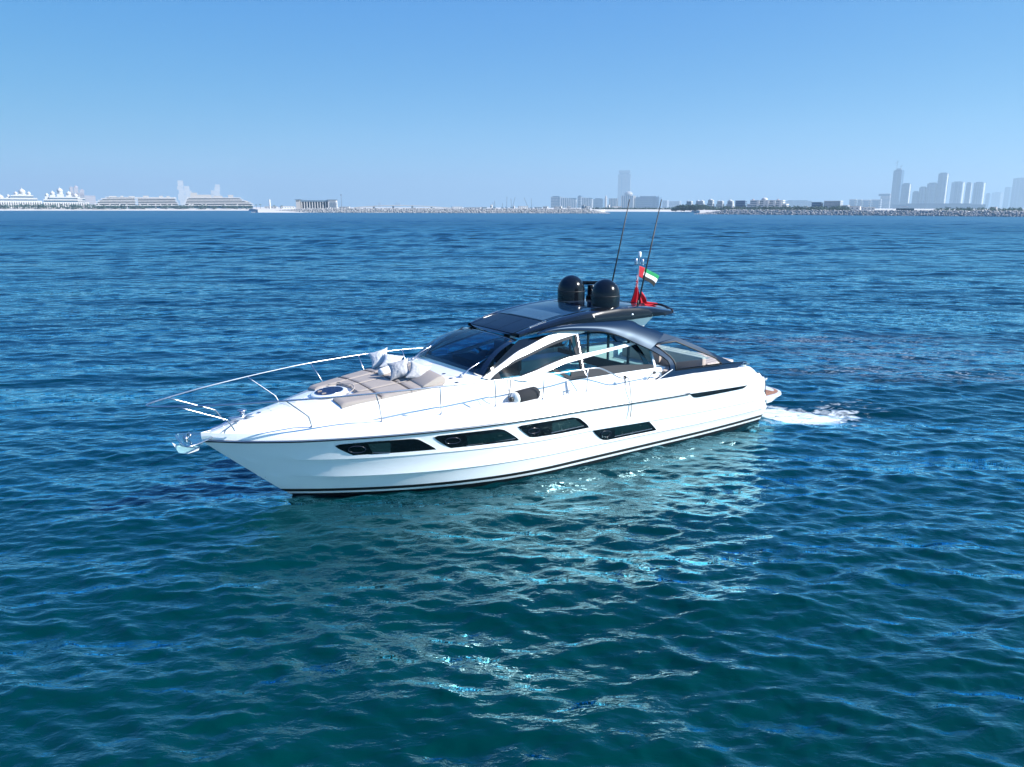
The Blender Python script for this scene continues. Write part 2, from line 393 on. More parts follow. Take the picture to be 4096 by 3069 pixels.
def hull_band(i0, i1, mb):
    """hull skin from level i0 down to level i1, both sides"""
    n = 90
    rows = []
    for i in range(i0, i1 + 1):
        zf, a = LV[i]; xs = a[1]
        variants = [0.0]
        if i in (1, 2): variants = [0.026, 0.0]
        for vi, dy in enumerate(variants):
            row = []
            for k in range(n):
                t = k / (n - 1); t = t ** 1.35
                z = zf(xs + t * 13) - (0.026 if (vi == 1) else 0); xe = sternX(z)
                X = xs + t * (xe - xs); fade = sm(.1, 1.6, X - xs)
                row.append((X, levY(i, X) + dy * fade, (zf(X)) - (0.026 * (.1 + .9 * fade) if vi == 1 else 0)))
            rows.append(row)
        if i < i1 and i < 3:      # rows in between keep the skin smooth
            for w in (0.33, 0.66):
                zf2, a2 = LV[i + 1]; row = []
                for k in range(n):
                    t = (k / (n - 1)) ** 1.35
                    X0 = a[1] * (1 - w) + a2[1] * w; zz = zf(6) * (1 - w) + zf2(6) * w; X = X0 + t * (sternX(zz) - X0)
                    y = lev(X, a[0] * (1 - w) + a2[0] * w, X0, a[2] * (1 - w) + a2[2] * w, a[3] * (1 - w) + a2[3] * w)
                    lin = levY(i, X) * (1 - w) + levY(i + 1, X) * w; y += (lin - y) * sm(X0 + .15, X0 + 1.6, X)
                    row.append((X, max(y, 0), zf(X) * (1 - w) + zf2(X) * w))
                rows.append(row)
    for s in (1, -1):
        v = [V(x, s * y, z) for r in rows for x, y, z in r]; f = []
        for j in range(len(rows) - 1):
            for k in range(n - 1): f.append((j * n + k, j * n + k + 1, (j + 1) * n + k + 1, (j + 1) * n + k))
        mb.add(v, f)
hb = MB(); hull_band(0, 3, hb)
tr = []                                            # transom
for Z in (1.2, 1.0, .8, .59, .4, .2, 0, -.25, -.7):
    tr.append((sternX(Z), hullY(sternX(Z), Z), Z))
hb.add([V(x, y, z) for x, y, z in tr] + [V(x + .0, -y, z) for x, y, z in tr], [(i, i + 1, i + 10, i + 9) for i in range(8)])
hull = hb.build('hull', white, yacht, auto=16)
q = MB(); hull_band(3, 4, q); q.build('boot_stripe', rubber, yacht, auto=30)
q = MB(); hull_band(4, 5, q); q.build('waterline_stripe', white, yacht, auto=30)
q = MB(); hull_band(5, 7, q); q.build('antifouling_bottom', mat('antifoul', (.008, .009, .012), .35), yacht, auto=30)
# rub rail: black rubber with a steel bead
for s in (1, -1):
    line = [V(x, s * (lev(x, *LV[0][1]) + .012), Zr(x)) for x in [(11.1) * (k / 70) ** 1.4 for k in range(71)]]
    q = MB(); q.tube(line, .026, 8); rr = q.build('rub_rail', rubber, yacht, smooth=True)
    q = MB(); q.tube([p + Vector((0, s * .022, .012)) for p in line], .010, 6); q.build('steel_bead', chrome, rr, smooth=True)
q = MB(); q.box(V(-.01, 0, 1.35), (.05, .09, .10)); q.build('stem_fitting', chrome, yacht)

# ---- hull windows (both sides)
W = [[(2.23, 1.16), (2.26, 1.19), (2.5, 1.2), (2.93, 1.21), (3.67, 1.2), (3.77, 1.18), (4.16, .92), (4.18, .88), (4.13, .87), (3.43, .865), (2.72, .865), (2.6, .9), (2.25, 1.12)],
     [(4.09, 1.18), (4.14, 1.21), (4.79, 1.21), (5.49, 1.2), (5.64, 1.15), (5.99, .9), (6.01, .86), (5.95, .85), (5.23, .86), (4.58, .87), (4.45, .89), (4.1, 1.15)],
     [(5.95, 1.18), (6.0, 1.2), (6.64, 1.2), (7.38, 1.19), (7.57, 1.14), (7.9, .89), (7.91, .84), (7.85, .83), (7.1, .85), (6.4, .87), (6.27, .89), (5.96, 1.15)],
     [(8.03, .75), (8.08, .79), (8.84, .78), (9.64, .77), (9.78, .72), (10.11, .44), (10.13, .4), (10.03, .39), (9.25, .4), (8.5, .43), (8.33, .48), (8.04, .72)]]
PH = [(2.63, 1.05, .16, .08), (4.48, 1.06, .16, .07), (6.35, 1.03, .15, .06), (8.44, .6, .16, .08)]
PN = [[(2.82, 1.16), (3.24, 1.16), (3.26, .94), (2.92, .96)], [(4.77, 1.13), (5.62, 1.12), (5.9, .93), (4.79, .92)],
      [(6.81, 1.14), (7.44, 1.14), (7.72, .94), (6.82, .92)], [(8.69, .74), (9.66, .71), (9.95, .49), (8.73, .5)]]
for s in (1, -1):
    def on(pts, off): return [V(x, s * (hullY(x, z) + off), z) for x, z in pts]
    def dense(pts, n=6):
        out = []
        for a, b in zip(pts, pts[1:] + pts[:1]):
            k = max(1, int(math.dist(a, b) / .12)); out += [(a[0] + (b[0] - a[0]) * j / k, a[1] + (b[1] - a[1]) * j / k) for j in range(k)]
        return out
    def grow(pts, g):
        cx = sum(p[0] for p in pts) / len(pts); cz = sum(p[1] for p in pts) / len(pts)
        return [(x + math.copysign(g, x - cx) * min(1, abs(x - cx) * 3), z + math.copysign(g, z - cz) * min(1, abs(z - cz) * 9)) for x, z in pts]
    def facet(pts, off, t):        # glass following the hull: vertical slices
        zt = lambda X: max([z for x, z in seg(pts, X)]); mb = MB()
        xs_ = [p[0] for p in pts]; n = 26; a, b = [], []
        for k in range(n):
            X = min(xs_) + 1e-4 + (max(xs_) - min(xs_) - 2e-4) * k / (n - 1); zz = seg(pts, X); a.append((X, max(zz))); b.append((X, min(zz)))
        strip(mb, on(a, off), on(b, off), t, n=n, rows=4, side=s); return mb
    def seg(pts, X):
        out = []
        for p, r_ in zip(pts, pts[1:] + pts[:1]):
            if (p[0] - X) * (r_[0] - X) <= 0 and p[0] != r_[0]: out.append(p[1] + (r_[1] - p[1]) * (X - p[0]) / (r_[0] - p[0]))
        return out or [pts[0][1]]
    for i in range(4):
        w = facet(W[i], .014, .05).build('hull_window', winblk, yacht, auto=40)
        facet(grow(W[i], .014), .006, .03).build('window_rim', white, w, auto=40)
        x, z, rx, rz = PH[i]
        ring = [(x + rx * math.cos(k / 20 * 2 * math.pi) - .35 * (rz * math.sin(k / 20 * 2 * math.pi)), z + rz * math.sin(k / 20 * 2 * math.pi) ) for k in range(20)]
        q = MB(); q.tube(on(ring + ring[:1], .018), .009, 6); q.build('porthole', mat('porthole_ring', (.015, .02, .035), .15), w, smooth=True)
        facet(PN[i], .0165, .01).build('pane', winpane if i in (0, 2) else mat('hull_window_pane_dark', (.003, .012, .014), .05, coat=1), w, auto=40)
        q = MB(); q.tube(on([(PN[i][3][0], PN[i][3][1] - .012), (PN[i][2][0], PN[i][2][1] - .012)], .022), .006, 5); q.build('glint_bar', chrome, w)  # bar put in for the glint along the pane's lower edge
    q = MB(); sl = [(11.12, 1.215), (11.29, 1.09), (11.48, 1.07), (13.32, 1.05), (13.44, 1.115), (12.3, 1.15), (11.44, 1.195)]
    facet([(11.12, 1.215), (11.3, 1.085), (11.5, 1.07), (13.3, 1.045), (13.45, 1.115), (12.3, 1.165)], .01, .05).build('air_intake', black, yacht, auto=40)
    # thin groove ahead of the intake and drain by the stem
q = MB(); q.box(V(1.16, .03, .42), (.05, .05, .025)); q.build('drain_fitting', black, yacht)
# name lettering
def text_mesh(body, size, ext):
    cu = bpy.data.curves.new('lettering', 'FONT'); cu.body = body; cu.size = size; cu.extrude = ext; cu.shear = 0.3; cu.space_character = 1.25
    o = bpy.data.objects.new('t', cu); col.objects.link(o); dg = bpy.context.evaluated_depsgraph_get(); dg.update()
    me = bpy.data.meshes.new_from_object(o.evaluated_get(dg)); bpy.data.objects.remove(o); return me
silver = mat('silver_letter', (.50, .53, .57), .3)
LET = []
for body, X0_, X1_ in (('PERSHING', 11.60, 12.52), ('5X', 12.60, 12.84)):
    me = text_mesh(body, .105, .006); me.materials.clear(); me.materials.append(silver)
    w_ = max(v.co.x for v in me.vertices); sx = (X1_ - X0_) / w_
    for v in me.vertices:
        X = X0_ + v.co.x * sx; Z = 1.395 + v.co.y - (X - 11.6) * .018; v.co = V(X, 2.0 + v.co.z, Z)
    letters = bpy.data.objects.new('name_lettering', me); col.objects.link(letters); letters.parent = yacht; LET.append(letters)

# ---- deck: one skin from the rub rail over bulwark, side deck and foredeck / coaming to the centreline
def clamp(x, a=0, b=1): return max(a, min(b, x))
def sideY(X, Z): return 1.5 + .12 * clamp((X - 5.5) / 2.5) - .6 * (Z - 2.24)
def archY(Z): return min(2.02, 1.22 + .65 * (3.15 - Z))
zb_ = lambda X: pw(X, [(0, 1.42), (.3, 1.48), (.9, 1.53), (1.85, 1.57), (3.1, 1.59), (4.3, 1.63), (5.5, 1.67), (9.8, 1.675), (11.5, 1.67), (13.1, 1.62), (13.7, 1.57), (14.02, 1.37), (14.36, 1.18)])
cz_ = lambda X: pw(X, [(0, 1.45), (.5, 1.62), (.76, 1.69), (1.5, 1.82), (2.6, 1.95), (4.5, 2.15), (5.4, 2.24)])
yt_ = lambda X: pw(X, [(0, .02), (.5, .25), (1.5, .6), (2.6, 1.06), (3.6, 1.28), (4.6, 1.42), (5.45, 1.52)])
zt_ = lambda X: pw(X, [(0, 1.44), (.5, 1.60), (1.5, 1.73), (2.6, 1.865), (3.6, 1.97), (4.6, 2.08), (5.45, 2.2)])
def section(X):
    Yr = lev(X, *LV[0][1]); z0 = Zr(X); zb = zb_(X); k = clamp(Yr / .9)
    P = [(Yr, z0), (Yr - .004 * k, z0 + .07), (Yr - .035 * k, z0 + .16), (Yr - .095 * k, zb - .03), (Yr - .16 * k, zb)]
    wz = zb - .11 * sm(4.28, 4.42, X) * (1 if X < 9.85 else 0)
    P += [(Yr - .27 * k, zb + .004), (Yr - .285 * k, wz if X > 4.2 else zb + .002)]
    if X <= 5.5:
        yt = yt_(X); zt = zt_(X); cz = cz_(X); a = min(P[-1][0] - .02 * k, yt + .10 + .22 * k)
        if a < 0: a = 0
        a = min(a, P[-1][0]); yt = min(yt, a)
        P += [(a, wz + .01 + .5 * (1 - sm(3.2, 4.4, X)) * (zt - wz) * .35), (yt + .02 * k if yt + .02 * k < a else yt, zt - .03), (yt - .08 * k, zt + .02), (yt * .55, zt + (cz - zt) * .72), (0, cz)]
    elif X <= 9.85:
        zs = 2.14 if X < 7.15 else 1.925; y8 = sideY(X, zs)
        P += [(y8 + .13 if y8 + .13 < P[-1][0] else P[-1][0] - .02, wz), (y8 + .002, zs), (y8 - .09, zs), (y8 - .1, 1.1), (0, 1.1)]
    else:
        zc = zb + .02; P[-1] = (Yr - .30, zc)
        P += [(1.72, zc), (1.70, zc - .05), (1.68, 1.25), (1.66, 1.0), (0, 1.0)]
    return P
Xs = [0.001, .03, .07, .12, .2, .3, .45, .6, .8, 1.05] + [1.3 + .25 * i for i in range(12)] + [4.26, 4.34, 4.42, 4.6, 4.8, 5.0, 5.2, 5.4, 5.5, 5.52, 5.8, 6.2, 6.6, 7.0, 7.1, 7.62, 7.7, 8.2, 8.8, 9.4, 9.84, 9.87, 10.2, 10.8, 11.4, 12, 12.6, 13.1, 13.4, 13.7, 13.85, 14.02]
q = MB()
for s in (1, -1):
    secs = [section(X) for X in Xs]; n = len(secs[0]); v = [V(X, s * y, z) for X, S in zip(Xs, secs) for y, z in S]; f = []
    for i in range(len(Xs) - 1):
        for k in range(n - 1): f.append((i * n + k, (i + 1) * n + k, (i + 1) * n + k + 1, i * n + k + 1))
    q.add(v, f)
    # stern quarter closing down to the transom
    e = [(14.02, lev(14.02, *LV[0][1]) - .05, 1.37), (14.2, 1.98, 1.28), (14.36, 1.95, 1.1), (14.34, 1.97, .98)]
bm_ = q.build('deck', white, yacht, auto=35)
bm2 = bmesh.new(); bm2.from_mesh(bm_.data); bmesh.ops.remove_doubles(bm2, verts=bm2.verts, dist=.0008); bmesh.ops.recalc_face_normals(bm2, faces=bm2.faces); bm2.to_mesh(bm_.data); bm2.free()
for p in bm_.data.polygons: p.use_smooth = True
bm_.data.set_sharp_from_angle(angle=R(35))
for v in [v for L_ in LET for v in L_.data.vertices]:          # lay the letters on the coaming
    X = -v.co.x; S = section(X); z = v.co.z; k = v.co.y - 2.0
    for a, b in zip(S, S[1:]):
        if a[1] <= z <= b[1]: v.co.y = a[0] + (b[0] - a[0]) * (z - a[1]) / (b[1] - a[1]) + k + .003; break
# stern bustle
q = MB()
for s in (1, -1):
    rings = []
    for X in (14.02, 14.1, 14.2, 14.3, 14.36):
        zt = pw(X, [(14.02, 1.37), (14.36, 1.10)]); y = lev(X, *LV[0][1])
        rings.append([(y, 1.19), (y - .004, 1.19 + (zt - 1.19) * .5), (y - .05, zt - .0), (y - .4, zt + .01), (0, zt + .01)])
    v = [V(X, s * y, z) for X, r in zip((14.02, 14.1, 14.2, 14.3, 14.36), rings) for y, z in r]
    q.add(v, [(i * 5 + k, (i + 1) * 5 + k, (i + 1) * 5 + k + 1, i * 5 + k + 1) for i in range(4) for k in range(4)])
q.build('transom_bustle', white, yacht, auto=40)
q = MB(); q.box(V(14.0, 0, 1.19), (.7, 3.9, .02)); q.build('garage_deck', white, yacht)

# ---- swim platform
pf = [(14.3, 1.72), (15.2, 1.70), (15.6, 1.62), (15.85, 1.42), (15.98, 1.1), (16.05, .5), (16.07, 0)]
pf = cr([Vector((x, y, 0)) for x, y in pf], 5); full = [(p.x, p.y) for p in pf] + [(p.x, -p.y) for p in reversed(pf[:-1])]
q = MB(); top = [V(x, y, .50) for x, y in full]; n = len(top); bot = [V(14.3 + (x - 14.3) * .86, y * .93, .27) for x, y in full]; mid = [V(x + .01, y * 1.006, .45) for x, y in full]
q.add(top + mid + bot, [tuple(range(n)), tuple(range(2 * n, 3 * n))] + [(a * n + i, a * n + (i + 1) % n, (a + 1) * n + (i + 1) % n, (a + 1) * n + i) for a in (0, 1) for i in range(n)])
plat = q.build('swim_platform', white, yacht, auto=40)
q = MB()
ins = [(14.4 + (x - 14.3) * .93, y * .93) for x, y in full]; inner = [(14.6 + (x - 14.3) * .82, y * .82) for x, y in full]
n = len(ins); v = [V(x, y, .505) for x, y in ins] + [V(x, y, .505) for x, y in inner]; q.add(v, [(i, (i + 1) % n, n + (i + 1) % n, n + i) for i in range(n)])
for k in range(7): q.box(V(14.75 + k * .13, .9, .512), (.1, 1.0, .012))
q.build('teak_deck', teak, plat)
q = MB(); q.tube([V(15.35, 1.1, .53), V(15.35, .7, .53)], .012); q.tube([V(15.5, 1.1, .53), V(15.5, .7, .53)], .012); q.build('ladder', chrome, plat)

# ---- windshield, pillars, side windows
wb = cr([V(5.47, 1.51, 2.245), V(5.40, 1.1, 2.265), V(5.36, .5, 2.275), V(5.35, 0, 2.28), V(5.36, -.5, 2.275), V(5.40, -1.1, 2.265), V(5.47, -1.51, 2.245)], 6)
wt = cr([V(6.64, 1.12, 2.85), V(6.57, .75, 2.885), V(6.52, .35, 2.905), V(6.51, 0, 2.91), V(6.52, -.35, 2.905), V(6.57, -.75, 2.885), V(6.64, -1.12, 2.85)], 6)
def lerp_line(a, b, t): return [p.lerp(q_, t) for p, q_ in zip(resamp(a, 33), resamp(b, 33))]
def shrink(l, e):
    l = resamp(l, 65); return l[e:-e]
wbul = lambda p, t: p + Vector((.09 * 4 * t * (1 - t), 0, .10 * 4 * t * (1 - t)))
def ws_line(t, e0, e1):
    a = resamp(wb, 65); b = resamp(wt, 65); out = []
    for i in range(33):
        u = e0 + (e1 - e0) * i / 32; k = u * 64; j = min(63, int(k)); out.append(wbul((a[j].lerp(a[j + 1], k - j)).lerp(b[j].lerp(b[j + 1], k - j), t), t))
    return out
def ws_patch(mb, t0, t1, e0, e1, off=0.0):
    ls = [ws_line(t0 + (t1 - t0) * i / 8, e0, e1) for i in range(9)]; nrm = Vector((.55, 0, .8)) * off
    v = [p + nrm for l in ls for p in l]; return mb.add(v, [(j * 33 + i, j * 33 + i + 1, (j + 1) * 33 + i + 1, (j + 1) * 33 + i) for j in range(8) for i in range(32)])
wsm = mesh_obj('windshield', *[ws_patch(MB(), .06, .95, .05, .95).__dict__[k] for k in ('v', 'f')], wsg, yacht, smooth=True)
q = MB(); ws_patch(q, 0, .065, 0, 1, .004); ws_patch(q, .94, 1.0, 0, 1, .004); ws_patch(q, .06, .95, 0, .055, .004); ws_patch(q, .06, .95, .945, 1, .004)
q.build('windshield_frame', black, wsm, smooth=True)
pil_up = [(5.42, 1.52, 2.21), (5.96, 1.41, 2.42), (6.47, 1.31, 2.63), (6.76, 1.28, 2.71), (7.32, 1.21, 2.87), (7.72, 1.19, 2.95), (8.4, 1.2, 2.97)]
pil_lo = [(5.58, 1.56, 2.16), (5.75, 1.52, 2.26), (6.26, 1.41, 2.45), (6.74, 1.36, 2.57), (7.42, 1.29, 2.74), (7.94, 1.26, 2.83), (8.45, 1.24, 2.88)]
a2_t = [(6.2, 1.62, 2.09), (6.38, 1.6, 2.14), (6.77, 1.58, 2.21), (7.19, 1.54, 2.3), (7.68, 1.52, 2.39), (8.14, 1.51, 2.43), (9.0, 1.48, 2.48), (9.56, 1.45, 2.52), (9.95, 1.44, 2.55)]
a2_b = [(6.5, 1.66, 2.04), (6.8, 1.64, 2.10), (7.19, 1.61, 2.2), (7.53, 1.58, 2.27), (8.11, 1.56, 2.33), (8.94, 1.52, 2.41), (9.48, 1.49, 2.45), (10.02, 1.46, 2.50)]
w2top = [(8.1, 1.25, 2.87), (8.5, 1.24, 2.88), (9.11, 1.28, 2.82), (9.5, 1.34, 2.72), (9.92, 1.45, 2.53), (10.28, 1.56, 2.34), (10.34, 1.62, 2.24)]
for s in (1, -1):
    def L3(pts, off=0.0): return [V(x, s * (y + off), z) for x, y, z in pts]
    q = MB(); strip(q, cr(L3(pil_up, .02), 6), cr(L3(pil_lo, .02), 6), .05, n=48, rows=3, bulge=.008, side=s)
    q.build('windshield_pillar', white, yacht, auto=40)
    q = MB(); strip(q, cr(L3(pil_up, -.005)[:6], 6), [wbul(p, .5) if 0 else p for p in resamp([wb[0 if s > 0 else -1], wt[0 if s > 0 else -1], wt[0 if s > 0 else -1] + Vector((-.9, 0, .05))], 40)], .0, n=40, side=s)
    q.build('pillar_inner_panel', black, yacht, auto=40)
    q = MB(); strip(q, cr(L3(a2_t, .022), 6), cr(L3(a2_b, .022), 6), .045, n=48, rows=3, bulge=.006, side=s); q.build('side_arch', white, yacht, auto=40)
    # forward side window: trim frame with the pane inside
    lo = [(5.6, 1.56, 2.16), (6.0, 1.59, 2.135), (6.3, 1.61, 2.12)] + a2_t[1:6] + [(8.16, 1.5, 2.44)]
    up = pil_lo[1:-1] + [(8.2, 1.25, 2.855)]
    upl = resamp(cr(L3([(5.6, 1.55, 2.17)] + up), 6), 40); lol = resamp(cr(L3([(5.6, 1.55, 2.165)] + lo[1:]), 4), 40)
    def mixl(a, b, t): return [p.lerp(q_, t) for p, q_ in zip(a, b)]
    q = MB(); strip(q, upl, mixl(upl, lol, .16), .03, n=40, side=s); strip(q, mixl(upl, lol, .96), lol, .03, n=40, side=s)
    ia, ib = mixl(upl, lol, .15), mixl(upl, lol, .97)
    strip(q, ia[36:], ib[36:], .03, n=6, side=s); strip(q, ia[:5], ib[:5], .03, n=6, side=s)
    wf = q.build('side_window', trim, yacht, auto=40)
    q = MB(); strip(q, [p + Vector((0, -.008 * s, 0)) for p in ia[3:38]], [p + Vector((0, -.008 * s, 0)) for p in ib[3:38]], 0, n=40, side=s); q.build('pane', tealg, wf, auto=60)
    # aft side window above and below the arch
    lw = [(7.2, 1.61, 2.2), (7.62, 1.785, 1.935), (8.4, 1.795, 1.93), (9.27, 1.80, 1.93), (10.22, 1.80, 1.92)]
    topl = resamp(cr(L3(w2top), 5), 40)
    base = resamp(L3(lw[1:]), 40)
    gt = mixl(topl, base, 0.02); fr = MB()
    q = MB(); strip(q, gt, base, 0, n=40, rows=5, side=s); 
    for v_i, v_ in enumerate(q.v): pass
    # glass starts aft of the B pillar and follows the tumblehome
    pane = q.build('pane', tealg, None, auto=60)
    strip(fr, [p + Vector((0, s * .014, 0)) for p in mixl(topl, base, .80)], [p + Vector((0, s * .014, -.005)) for p in base], .03, n=40, side=s); strip(fr, topl, mixl(topl, base, .035), .03, n=40, side=s)
    wf2 = fr.build('side_window', trim, yacht, auto=40); pane.parent = wf2
    q = MB(); plate(q, L3([(7.2, 1.615, 2.2), (7.64, 1.79, 1.93), (8.1, 1.79, 1.93), (8.04, 1.69, 2.1), (7.75, 1.58, 2.27)], .0), .02, (0, -s, 0), ); q.build('quarter_pane', tealg, wf2)
    q = MB(); plate(q, L3([(7.19, 1.62, 2.2), (7.63, 1.80, 1.925), (8.12, 1.80, 1.925), (8.1, 1.78, 1.98), (7.68, 1.77, 1.99), (7.3, 1.615, 2.21)], .004), .03, (0, -s, 0)); q.build('quarter_trim', trim, wf2)
    q = MB(); strip(q, L3([(8.14, 1.27, 2.86), (8.0, 1.71, 2.10), (8.05, 1.80, 1.94)], -.004), L3([(8.27, 1.265, 2.86), (8.12, 1.71, 2.10), (8.17, 1.80, 1.94)], -.004), .05, n=14, side=s); q.build('window_pillar', trim, yacht, auto=40)
    q = MB(); strip(q, L3([(8.205, 1.27, 2.86), (8.06, 1.71, 2.10), (8.11, 1.80, 1.94)], .004), L3([(8.215, 1.27, 2.86), (8.07, 1.71, 2.10), (8.12, 1.80, 1.94)], .004), .01, n=14, side=s); q.build('pillar_joint', chrome, yacht)
    # rear dark bulkhead strip and white door post
    q = MB(); strip(q, L3([(9.75, 1.50, 2.46), (9.92, 1.62, 2.25), (9.98, 1.74, 2.03), (9.98, 1.79, 1.93)], -.01), L3([(9.92, 1.47, 2.50), (10.05, 1.58, 2.30), (10.12, 1.72, 2.05), (10.12, 1.79, 1.93)], -.01), .03, n=20, side=s); q.build('window_band', black, yacht, auto=50)
    q = MB(); strip(q, L3([(10.31, 1.57, 2.34), (10.24, 1.80, 1.93), (10.2, 1.88, 1.66)], .0), L3([(10.36, 1.57, 2.33), (10.31, 1.80, 1.93), (10.28, 1.88, 1.66)], .0), .05, n=10, side=s); q.build('door_post', white, yacht, auto=50)
    # cabin side below the windows, aft of the deck skin
    q = MB(); strip(q, L3([(7.5, 1.80, 1.93), (10.24, 1.80, 1.925)]), L3([(7.5, 1.93, 1.56), (10.24, 1.94, 1.62)]), .04, n=10, rows=5, bulge=.0, side=s); q.build('cabin_side', white, yacht, auto=50)
    q = MB(); plate(q, L3([(10.27, 1.84, 1.90), (10.60, 1.94, 1.90), (10.30, 1.94, 1.66), (10.2, 1.94, 1.66)], -.1), .3, (0, -s, 0)); q.build('cockpit_side_step', whitem, yacht)

# ---- interior (seen through the glass)
q = MB(); q.box(V(7.9, 0, 1.12), (4.6, 3.2, .04)); q.build('cabin_floor', gfloor, yacht)
q = MB(); q.box(V(5.95, 0, 2.06), (.9, 2.7, .10)); q.box(V(6.5, -.6, 2.08), (.5, 1.1, .25)); q.box(V(6.3, 0, 1.6), (.2, 2.9, .8)); dash = q.build('dashboard', gdark, yacht)
M = Matrix.Rotation(R(35), 4, 'Y')
q = MB(); q.lathe([(.17, -.012), (.19, 0), (.17, .012)], V(6.85, -.75, 2.2), 20, M); q.build('steering_wheel', rubber, dash, smooth=True)
for y in (-.45, -1.05):
    q = MB(); q.box(V(7.4, y, 1.75), (.5, .5, .14)); q.box(V(7.62, y, 2.1), (.14, .5, .66)); q.box(V(7.4, y, 1.4), (.2, .2, .6)); h = q.build('helm_seat', gdark, yacht)
    b_ = h.modifiers.new('b', 'BEVEL'); b_.width = .05; b_.segments = 3
def bev(o, w=.03, n=3):
    b_ = o.modifiers.new('b', 'BEVEL'); b_.width = w; b_.segments = n; b_.limit_method = 'ANGLE'
    for p in o.data.polygons: p.use_smooth = True
    return o
q = MB(); q.box(V(7.0, 1.15, 1.5), (1.9, .6, .5)); q.box(V(7.0, 1.43, 1.85), (1.9, .12, .45)); q.box(V(6.0, .7, 1.75), (.18, 1.2, .6)); bev(q.build('lounge_seat', gsofa, yacht), .04)
q = MB(); q.box(V(9.0, 1.25, 1.45), (1.3, .6, .45)); q.box(V(9.0, 1.5, 1.72), (1.3, .14, .3)); bev(q.build('lounge_seat', gsofa, yacht), .04)
q = MB(); q.box(V(8.6, -1.2, 1.5), (2.4, .6, .7)); bev(q.build('galley_cabinet', gsofa, yacht), .03)
q = MB(); q.box(V(8.9, .3, 1.85), (.9, .8, .04)); q.box(V(8.9, .3, 1.5), (.12, .12, .7)); bev(q.build('saloon_table', gsofa, yacht), .015)
q = MB(); q.box(V(9.95, 0, 1.5), (.05, 3.3, .85)); q.build('cockpit_bulkhead', gdark, yacht)
for y in (-1.15, -.4, .4, 1.15):
    q = MB(); q.box(V(9.97, y, 2.3), (.04, .06, .85)); q.build('door_frame_post', gdark, yacht)

# ---- hardtop
rz = lambda X: pw(X, [(6.4, 2.83), (6.68, 2.95), (7.0, 3.035), (7.4, 3.13), (7.9, 3.22), (8.4, 3.285), (9.0, 3.33), (9.6, 3.345), (10.3, 3.32), (10.8, 3.26), (11.25, 3.18), (11.6, 3.13), (12.1, 3.12)])
rw = lambda X: pw(X, [(6.4, 1.02), (6.68, 1.10), (7.4, 1.17), (8.4, 1.2), (10.8, 1.2), (11.4, 1.18), (12.1, 1.0)])
rear = lambda y: 11.42 + .62 * (1 - (abs(y) / 1.22) ** 1.6)
front = lambda y: 6.50 + .17 * (abs(y) / 1.1) ** 2
def roofz(X, y):
    u = abs(y) / rw(X); z = rz(X) + .055 * (1 - u * u)
    if u > .80: z += .03 * math.sin((u - .80) / .2 * math.pi)      # raised side rails
    return z
q = MB(); nx, ny = 60, 41; v = []
for i in range(nx):
    for j in range(ny):
        u = -1 + 2 * j / (ny - 1); y0 = u * 1.2
        X = front(y0) + (rear(y0) - front(y0)) * i / (nx - 1); v.append(V(X, u * rw(X), roofz(X, u * rw(X)) + .0))
N = len(v); f = [(i * ny + j, i * ny + j + 1, (i + 1) * ny + j + 1, (i + 1) * ny + j) for i in range(nx - 1) for j in range(ny - 1)]
q.add(v, f)
roof = q.build('hardtop', black, yacht, auto=50)
# side flank from the crest down to the lower lip, both sides, then the underside
lipz = [(6.55, 2.86), (6.9, 2.96), (7.4, 3.04), (8.08, 3.11), (9.1, 3.09), (9.9, 3.06), (10.6, 3.08), (11.2, 3.09), (11.46, 3.105)]
for s in (1, -1):
    top = [V(X, s * rw(X), roofz(X, rw(X))) for X in [6.67 + 4.75 * k / 59 for k in range(60)]]
    mid = [V(X, s * (rw(X) + .075 * sm(6.6, 7.6, X) * sm(11.5, 10.9, X) if X < 10.9 else s * 0 + rw(X) * 1 + .075 * sm(11.5, 10.9, X)), (roofz(X, rw(X)) + pw(X, lipz)) / 2 + .01) for X in [6.67 + 4.77 * k / 59 for k in range(60)]]
    low = [V(X, s * (rw(X) + .06 * sm(6.6, 7.6, X)), pw(X, lipz)) for X in [6.67 + 4.79 * k / 59 for k in range(60)]]
    und = [V(X, s * (rw(X) - .22), pw(X, lipz) - .02) for X in [6.7 + 4.6 * k / 59 for k in range(60)]]
    q = MB()
    vv = top + mid + low + und; q.add(vv, [(a * 60 + i, a * 60 + i + 1, (a + 1) * 60 + i + 1, (a + 1) * 60 + i) for a in range(3) for i in range(59)])
    q.build('hardtop_flank', mat('flank_black', (.005, .009, .016), .16, spec=.35), roof, auto=45)
q = MB()
for i in range(30): pass
und = [V(X, y, pw(X, lipz) - .04) for X in [6.75 + 5.0 * k / 29 for k in range(30)] for y in (-1.0, 0, 1.0)]
q.add(und, [(i * 3 + j, i * 3 + j + 1, (i + 1) * 3 + j + 1, (i + 1) * 3 + j) for i in range(29) for j in range(2)]); q.build('headliner', mat('headliner', (.25, .27, .3), .7), roof)
# rear spoiler lip
ys = [-1.2 + 2.4 * k / 40 for k in range(41)]
q = MB(); q.tube([V(rear(y), y * .99, roofz(rear(y), y) + .012) for y in ys], .022, 8)
q.build('spoiler_lip', rubber, roof, smooth=True)
q = MB(); strip(q, [V(rear(y), y, roofz(rear(y), y)) for y in ys], [V(rear(y) - .25, y * .96, 3.04) for y in ys], 0, n=41, side=0); q.build('spoiler_underside', black, roof, auto=50)
